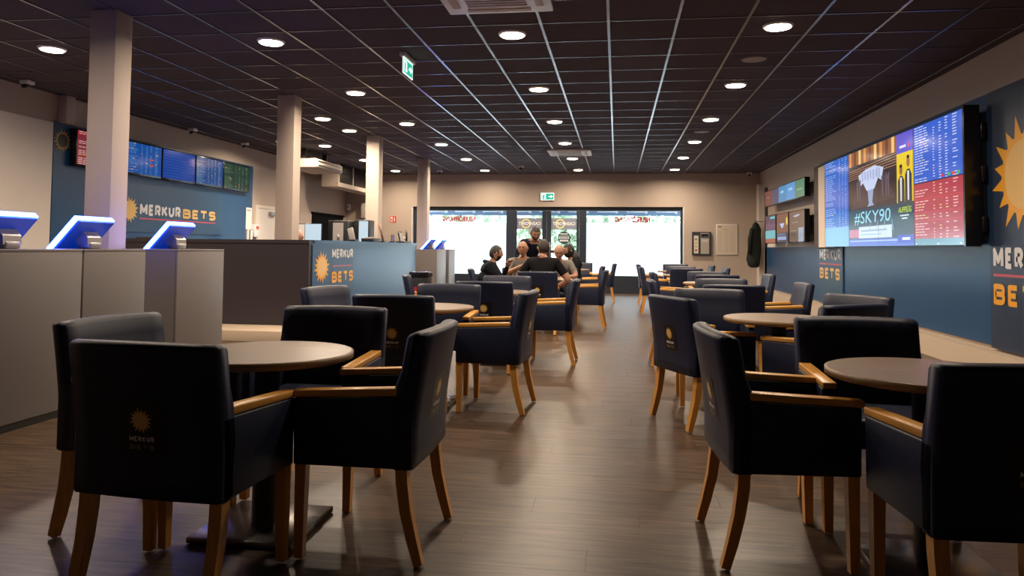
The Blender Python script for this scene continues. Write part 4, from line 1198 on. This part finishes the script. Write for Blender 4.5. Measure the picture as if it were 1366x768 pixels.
def person(label, loc, rz, top_mat, arms, lean=8, slump=0.0, head=(0, 0), sleeve='short', skin=None, hair='short', beard=False,
           stand=None, scale=1.0, hood=None, second=None, bulk=1.0):
    """one continuous body grown round a skeleton; facing +Y before turning; arms = (left elbow, left wrist, right elbow, right wrist)"""
    skin = skin or M_skin
    t = thing('person', label, 'person', loc, R(rz))
    ln = R(lean)
    if stand:
        hip = Vector((0, 0, 0.92)); legs = stand
    else:
        hip = Vector((0, -0.06, 0.55)); legs = None
    up = Vector((0, math.sin(ln), math.cos(ln)))
    fw = Vector((0, math.cos(ln), -math.sin(ln)))
    L = 1.0 - slump
    J = {}
    J['pel'] = hip; J['bel'] = hip + up * 0.14 * L; J['che'] = hip + up * 0.31 * L - fw * 0.01; J['upc'] = hip + up * 0.43 * L
    J['nec'] = hip + up * 0.515 * L + fw * 0.01
    J['hb'] = J['nec'] + up * 0.075 + fw * 0.025
    for s_, k in ((-1, 'l'), (1, 'r')):
        J['sh' + k] = hip + up * 0.445 * L + Vector((s_ * 0.185, 0, 0))
        J['hi' + k] = hip + Vector((s_ * 0.095, 0.02, -0.02))
        if stand:
            J['kn' + k] = Vector((s_ * 0.10, 0.05, 0.50)); J['an' + k] = Vector((s_ * 0.10, 0.0, 0.09)); J['to' + k] = Vector((s_ * 0.11, 0.16, 0.035))
        else:
            J['kn' + k] = Vector((s_ * 0.13, 0.36, 0.54)); J['an' + k] = Vector((s_ * 0.13, 0.33, 0.10)); J['to' + k] = Vector((s_ * 0.14, 0.49, 0.035))
    J['ell'], J['wrl'], J['elr'], J['wrr'] = [Vector(a) for a in arms]
    rad = {'pel': (.165, .125), 'bel': (.150, .120), 'che': (.165, .120), 'upc': (.135, .095), 'nec': (.060, .060), 'hb': (.052, .055)}
    for k in 'lr':
        rad.update({'sh' + k: (.078, .075), 'el' + k: (.046, .046), 'wr' + k: (.030, .030), 'hi' + k: (.092, .092), 'kn' + k: (.062, .062), 'an' + k: (.040, .042), 'to' + k: (.035, .038)})
    for n in rad:
        if n in ('bel', 'che', 'upc') or n[:2] in ('sh', 'el'):
            rad[n] = (rad[n][0] * bulk, rad[n][1] * bulk)
    E_ = [('pel', 'bel'), ('bel', 'che'), ('che', 'upc'), ('upc', 'nec'), ('nec', 'hb')]
    for k in 'lr':
        E_ += [('upc', 'sh' + k), ('sh' + k, 'el' + k), ('el' + k, 'wr' + k), ('pel', 'hi' + k), ('hi' + k, 'kn' + k), ('kn' + k, 'an' + k), ('an' + k, 'to' + k)]
    names = list(J)
    me = bpy.data.meshes.new('skeleton')
    me.from_pydata([J[n] for n in names], [(names.index(a), names.index(b)) for a, b in E_], [])
    ob = bpy.data.objects.new('skeleton', me); COL.objects.link(ob)
    md = ob.modifiers.new('skin', 'SKIN'); md.use_smooth_shade = True
    for i, n in enumerate(names):
        me.skin_vertices[0].data[i].radius = rad[n]
        me.skin_vertices[0].data[i].use_root = (n == 'pel')
    sd = ob.modifiers.new('sub', 'SUBSURF'); sd.levels = 2; sd.render_levels = 2
    dg = bpy.context.evaluated_depsgraph_get(); dg.update()
    em = ob.evaluated_get(dg).to_mesh()
    V_ = [v.co.copy() for v in em.vertices]; F_ = [tuple(p.vertices) for p in em.polygons]
    ob.evaluated_get(dg).to_mesh_clear(); bpy.data.objects.remove(ob)
    b = MB()
    b.v = [tuple(v) for v in V_]
    skin_i, top_i, leg_i, shoe_i = b.mid(skin), b.mid(top_mat), b.mid(M_jeans), b.mid(M_shoe)
    sec_i = b.mid(second) if second else top_i
    for f_ in F_:
        c = sum((V_[i] for i in f_), Vector()) / len(f_)
        best = min(((seg_dist(c, J[a], J[q]), a, q) for a, q in E_), key=lambda z: z[0][0])
        (dd, tt), a, q = best
        if q in ('nec',): k = top_i if tt < 0.75 else skin_i
        elif q == 'hb': k = skin_i
        elif a[:2] == 'sh': k = skin_i if (sleeve == 'short' and tt > 0.62) else (sec_i if a == 'shl' else top_i)
        elif a[:2] == 'el': k = skin_i if (sleeve == 'short' or tt > 0.93) else top_i
        elif a[:2] in ('hi', 'kn'): k = leg_i
        elif a[:2] == 'an': k = shoe_i
        elif q[:2] == 'hi': k = leg_i
        elif a == 'pel': k = leg_i if tt < 0.25 else top_i
        else: k = top_i
        b.f.append(f_); b.mi.append(k); b.sm.append(True)
    # head
    yaw, pit = R(head[0]), R(head[1])
    HM = Matrix.Translation(J['hb']) @ Matrix.Rotation(yaw, 4, 'Z') @ Matrix.Rotation(pit, 4, 'X')
    def head_pt(a, e, k=1.0):
        # a azimuth (0 = forward), e elevation
        x = math.sin(a) * math.cos(e); y = math.cos(a) * math.cos(e); z = math.sin(e)
        X, Y, Z = x * 0.080, y * 0.097, z * 0.116
        if y > 0 and z < 0: X *= 1 - 0.22 * (-z); Y *= 1 - 0.06 * (-z)
        if y < 0 and z < -0.3: Y *= 1 - 0.45 * (-z - 0.3)
        if k == 1.0 and y > 0.6:
            n_ = math.exp(-((a) / 0.16) ** 2)
            Y += 0.024 * n_ * math.exp(-((e + 0.12) / 0.20) ** 2)
            Y -= 0.010 * (math.exp(-((abs(a) - 0.36) / 0.16) ** 2)) * math.exp(-((e - 0.10) / 0.13) ** 2)
            Y += 0.006 * math.exp(-((e - 0.30) / 0.1) ** 2)
            Y += 0.008 * n_ * math.exp(-((e + 0.52) / 0.08) ** 2) + 0.010 * math.exp(-(a / 0.3) ** 2) * math.exp(-((e + 0.95) / 0.15) ** 2)
        return HM @ Vector((X * k, Y * k + 0.012, Z * k + 0.085))
    NA, NE = 30, 22
    def shell(k, keep, m, mb):
        idx = {}; vs_ = []; fs = []
        for j in range(NE + 1):
            for i in range(NA):
                a = -math.pi + 2 * math.pi * i / NA; e = -math.pi / 2 + math.pi * j / NE
                idx[(i, j)] = len(vs_); vs_.append(head_pt(a, e, k))
        for j in range(NE):
            for i in range(NA):
                a = -math.pi + 2 * math.pi * (i + .5) / NA; e = -math.pi / 2 + math.pi * (j + .5) / NE
                if keep(a, e):
                    fs.append((idx[(i, j)], idx[((i + 1) % NA, j)], idx[((i + 1) % NA, j + 1)], idx[(i, j + 1)]))
        mb.add(vs_, fs, m, True)
    shell(1.0, lambda a, e: True, skin, b)
    for s_ in (-1, 1):
        ear = [HM @ Vector((s_ * (0.076 + 0.010 * math.sin(q)), -0.005 + 0.004 * q + 0.0, 0.085 - 0.03 + 0.06 * q / 3.14)) for q in (0, .8, 1.57, 2.3, 3.14)]
        b.tube(ear, [.004, .008, .010, .009, .004], skin, 8)
        ey = head_pt(s_ * 0.36, 0.10)
        b.tube([ey + HM.to_3x3() @ Vector((s_ * -0.012, 0, 0)), ey + HM.to_3x3() @ Vector((s_ * 0.012, 0, 0))], 0.006, M_eye, 8)
        br = [head_pt(s_ * q, 0.29) + HM.to_3x3() @ Vector((0, 0.002, 0)) for q in (0.15, 0.36, 0.55)]
        b.tube(br, 0.0045, M_hair, 6)
    b.tube([head_pt(q, -0.55) for q in (-0.28, 0, 0.28)], 0.006, M_lip, 6)
    # hands with five fingers
    for k, s_ in (('l', -1), ('r', 1)):
        w = J['wr' + k]; d_ = (w - J['el' + k]).normalized()
        side = d_.cross(Vector((0, 0, 1)))
        side = side.normalized() if side.length > 0.1 else Vector((1, 0, 0))
        nrm = side.cross(d_).normalized()
        palm0, palm1 = w - d_ * 0.01, w + d_ * 0.085
        pts = []
        for q, wd, th in ((0.0, 0.026, 0.022), (0.4, 0.038, 0.020), (1.0, 0.041, 0.014)):
            c = palm0.lerp(palm1, q)
            for n_ in range(10):
                an = 2 * math.pi * n_ / 10
                pts.append(c + side * wd * math.cos(an) + nrm * th * math.sin(an))
        b.add(pts, [(r_ * 10 + i, r_ * 10 + (i + 1) % 10, r_ * 10 + 10 + (i + 1) % 10, r_ * 10 + 10 + i) for r_ in range(2) for i in range(10)] + [tuple(range(10)), tuple(range(20, 30))], skin, True)
        for i, ln_ in enumerate((0.070, 0.082, 0.076, 0.060)):
            base = palm1 + side * (-0.030 + 0.020 * i) - d_ * 0.008
            b.tube([base, base + d_ * ln_ * 0.5 - nrm * 0.010, base + d_ * ln_ * 0.8 - nrm * 0.030, base + d_ * ln_ * 0.9 - nrm * 0.045], [.0095, .009, .0085, .007], skin, 8)
        tb = palm0.lerp(palm1, 0.35) - side * s_ * 0.032
        b.tube([tb, tb - side * s_ * 0.022 + d_ * 0.025, tb - side * s_ * 0.024 + d_ * 0.052 - nrm * 0.012], [.013, .011, .0085], skin, 8)
    body = b.build('body', t)
    body['label'] = 'clothed body'
    if hair == 'short':
        h = MB(); shell(1.075, lambda a, e: (e > 0.62) or (abs(a) > 1.25 and e > -0.05) or (abs(a) > 2.0 and e > -0.55), M_hair, h); h.build('hair', t)
    elif hair == 'long':
        h = MB(); shell(1.09, lambda a, e: (e > 0.60) or (abs(a) > 1.15 and e > -0.9), M_hair, h)
        q0 = HM @ Vector((0, -0.07, 0.05)); h.tube([q0, q0 + Vector((0, -0.03, -0.10)), q0 + Vector((0, -0.04, -0.20))], [.07, .085, .05], M_hair, 12); h.build('hair', t)
    if beard:
        h = MB(); shell(1.05, lambda a, e: abs(a) < 1.5 and e < (-0.60 if abs(a) < 0.34 else -0.25) and e > -1.35, M_hair, h); h.build('beard', t)
    if hood:
        h = MB(); n0 = J['nec'] - fw * 0.035
        ring = [n0 + Vector((0.078 * math.cos(q), -0.005 + 0.070 * math.sin(q), 0.0 - 0.02 * math.sin(q))) for q in [2 * math.pi * i / 16 for i in range(17)]]
        h.tube(ring, 0.030, hood, 8); h.build('hood' if second is None else 'collar', t)
    for o in t.children:
        o.scale = (scale,) * 3
    return t

person('man in a black T-shirt seated with his back to us', (-1.02, 10.25, 0), 0, cloth('black_jersey', (0.008, 0.008, 0.009)),
       ((-0.36, 0.06, 0.74), (-0.22, 0.30, 0.68), (0.37, 0.02, 0.72), (0.17, 0.16, 0.62)), lean=16, slump=0.04, head=(14, -4), skin=M_skin, hair='short', bulk=1.1)
person('man in a dark jacket seated in profile, hand at his mouth', (-1.92, 10.95, 0), -76, cloth('dark_blue_black_jacket', (0.010, 0.013, 0.018)),
       ((-0.20, 0.24, 0.70), (-0.05, 0.31, 0.90), (0.24, 0.20, 0.68), (0.06, 0.38, 0.66)), lean=16, slump=0.22, head=(8, -4), sleeve='long', skin=M_skin, hair='short', beard=True, hood=cloth('dark_blue_black_jacket', (0, 0, 0)), bulk=1.28)
person('bald man in a grey T-shirt with pale sleeve, arm raised', (-1.50, 11.75, 0), 205, cloth('grey_jersey', (0.20, 0.185, 0.165)),
       ((-0.30, 0.16, 0.80), (-0.02, 0.34, 0.86), (0.30, 0.10, 0.76), (0.10, 0.36, 0.90)), lean=6, slump=0.11, head=(-30, -2), skin=M_skin2, hair=None, second=cloth('white_sleeve', (0.6, 0.58, 0.55)))
person('standing man in a dark shirt bending over the table', (-1.52, 12.66, 0), 205, cloth('navy_shirt', (0.010, 0.014, 0.030)),
       ((-0.27, 0.20, 1.06), (-0.20, 0.42, 0.92), (0.27, 0.20, 1.06), (0.20, 0.44, 0.92)), lean=38, head=(-8, -26), skin=M_skin, hair='short', beard=True, stand=True, scale=0.985, sleeve='long')
person('bald man in a grey shirt with his head bowed', (-0.93, 11.97, 0), 186, cloth('grey_jersey', (0.2, 0.185, 0.165)),
       ((-0.28, 0.12, 0.72), (-0.10, 0.34, 0.72), (0.28, 0.12, 0.72), (0.10, 0.34, 0.72)), lean=14, slump=0.15, head=(0, -24), skin=M_skin, hair=None)
person('bearded man with long dark hair in a black hoodie', (-0.74, 12.62, 0), 120, cloth('black_hoodie', (0.009, 0.009, 0.010)),
       ((-0.26, 0.14, 0.74), (-0.10, 0.36, 0.74), (0.26, 0.14, 0.74), (0.10, 0.36, 0.74)), lean=10, slump=0.16, head=(0, -6), sleeve='long', skin=M_skin2, hair='long', beard=True, hood=cloth('black_hoodie', (0, 0, 0)))
person('bald staff member behind the counter, nearly hidden by the column', (-4.895, 10.9, 0), 180, cloth('pale_shirt', (0.40, 0.32, 0.28)),
       ((-0.26, 0.14, 0.86), (-0.12, 0.34, 0.84), (0.26, 0.14, 0.86), (0.12, 0.34, 0.84)), lean=6, head=(0, -6), sleeve='long', skin=M_skin, hair=None, scale=1.07)
t = thing('office_stool', 'black office stool behind the counter', 'stool', (-4.895, 10.96, 0))
MB().cyl((0, 0), 0.19, 0.40, 0.47, M_black, 20).build('seat', t)
MB().cyl((0, 0), 0.03, 0.05, 0.40, M_silver, 12).build('pole', t)
MB().cyl((0, 0), 0.22, 0.0, 0.05, M_black, 20, 0.05).build('base', t)
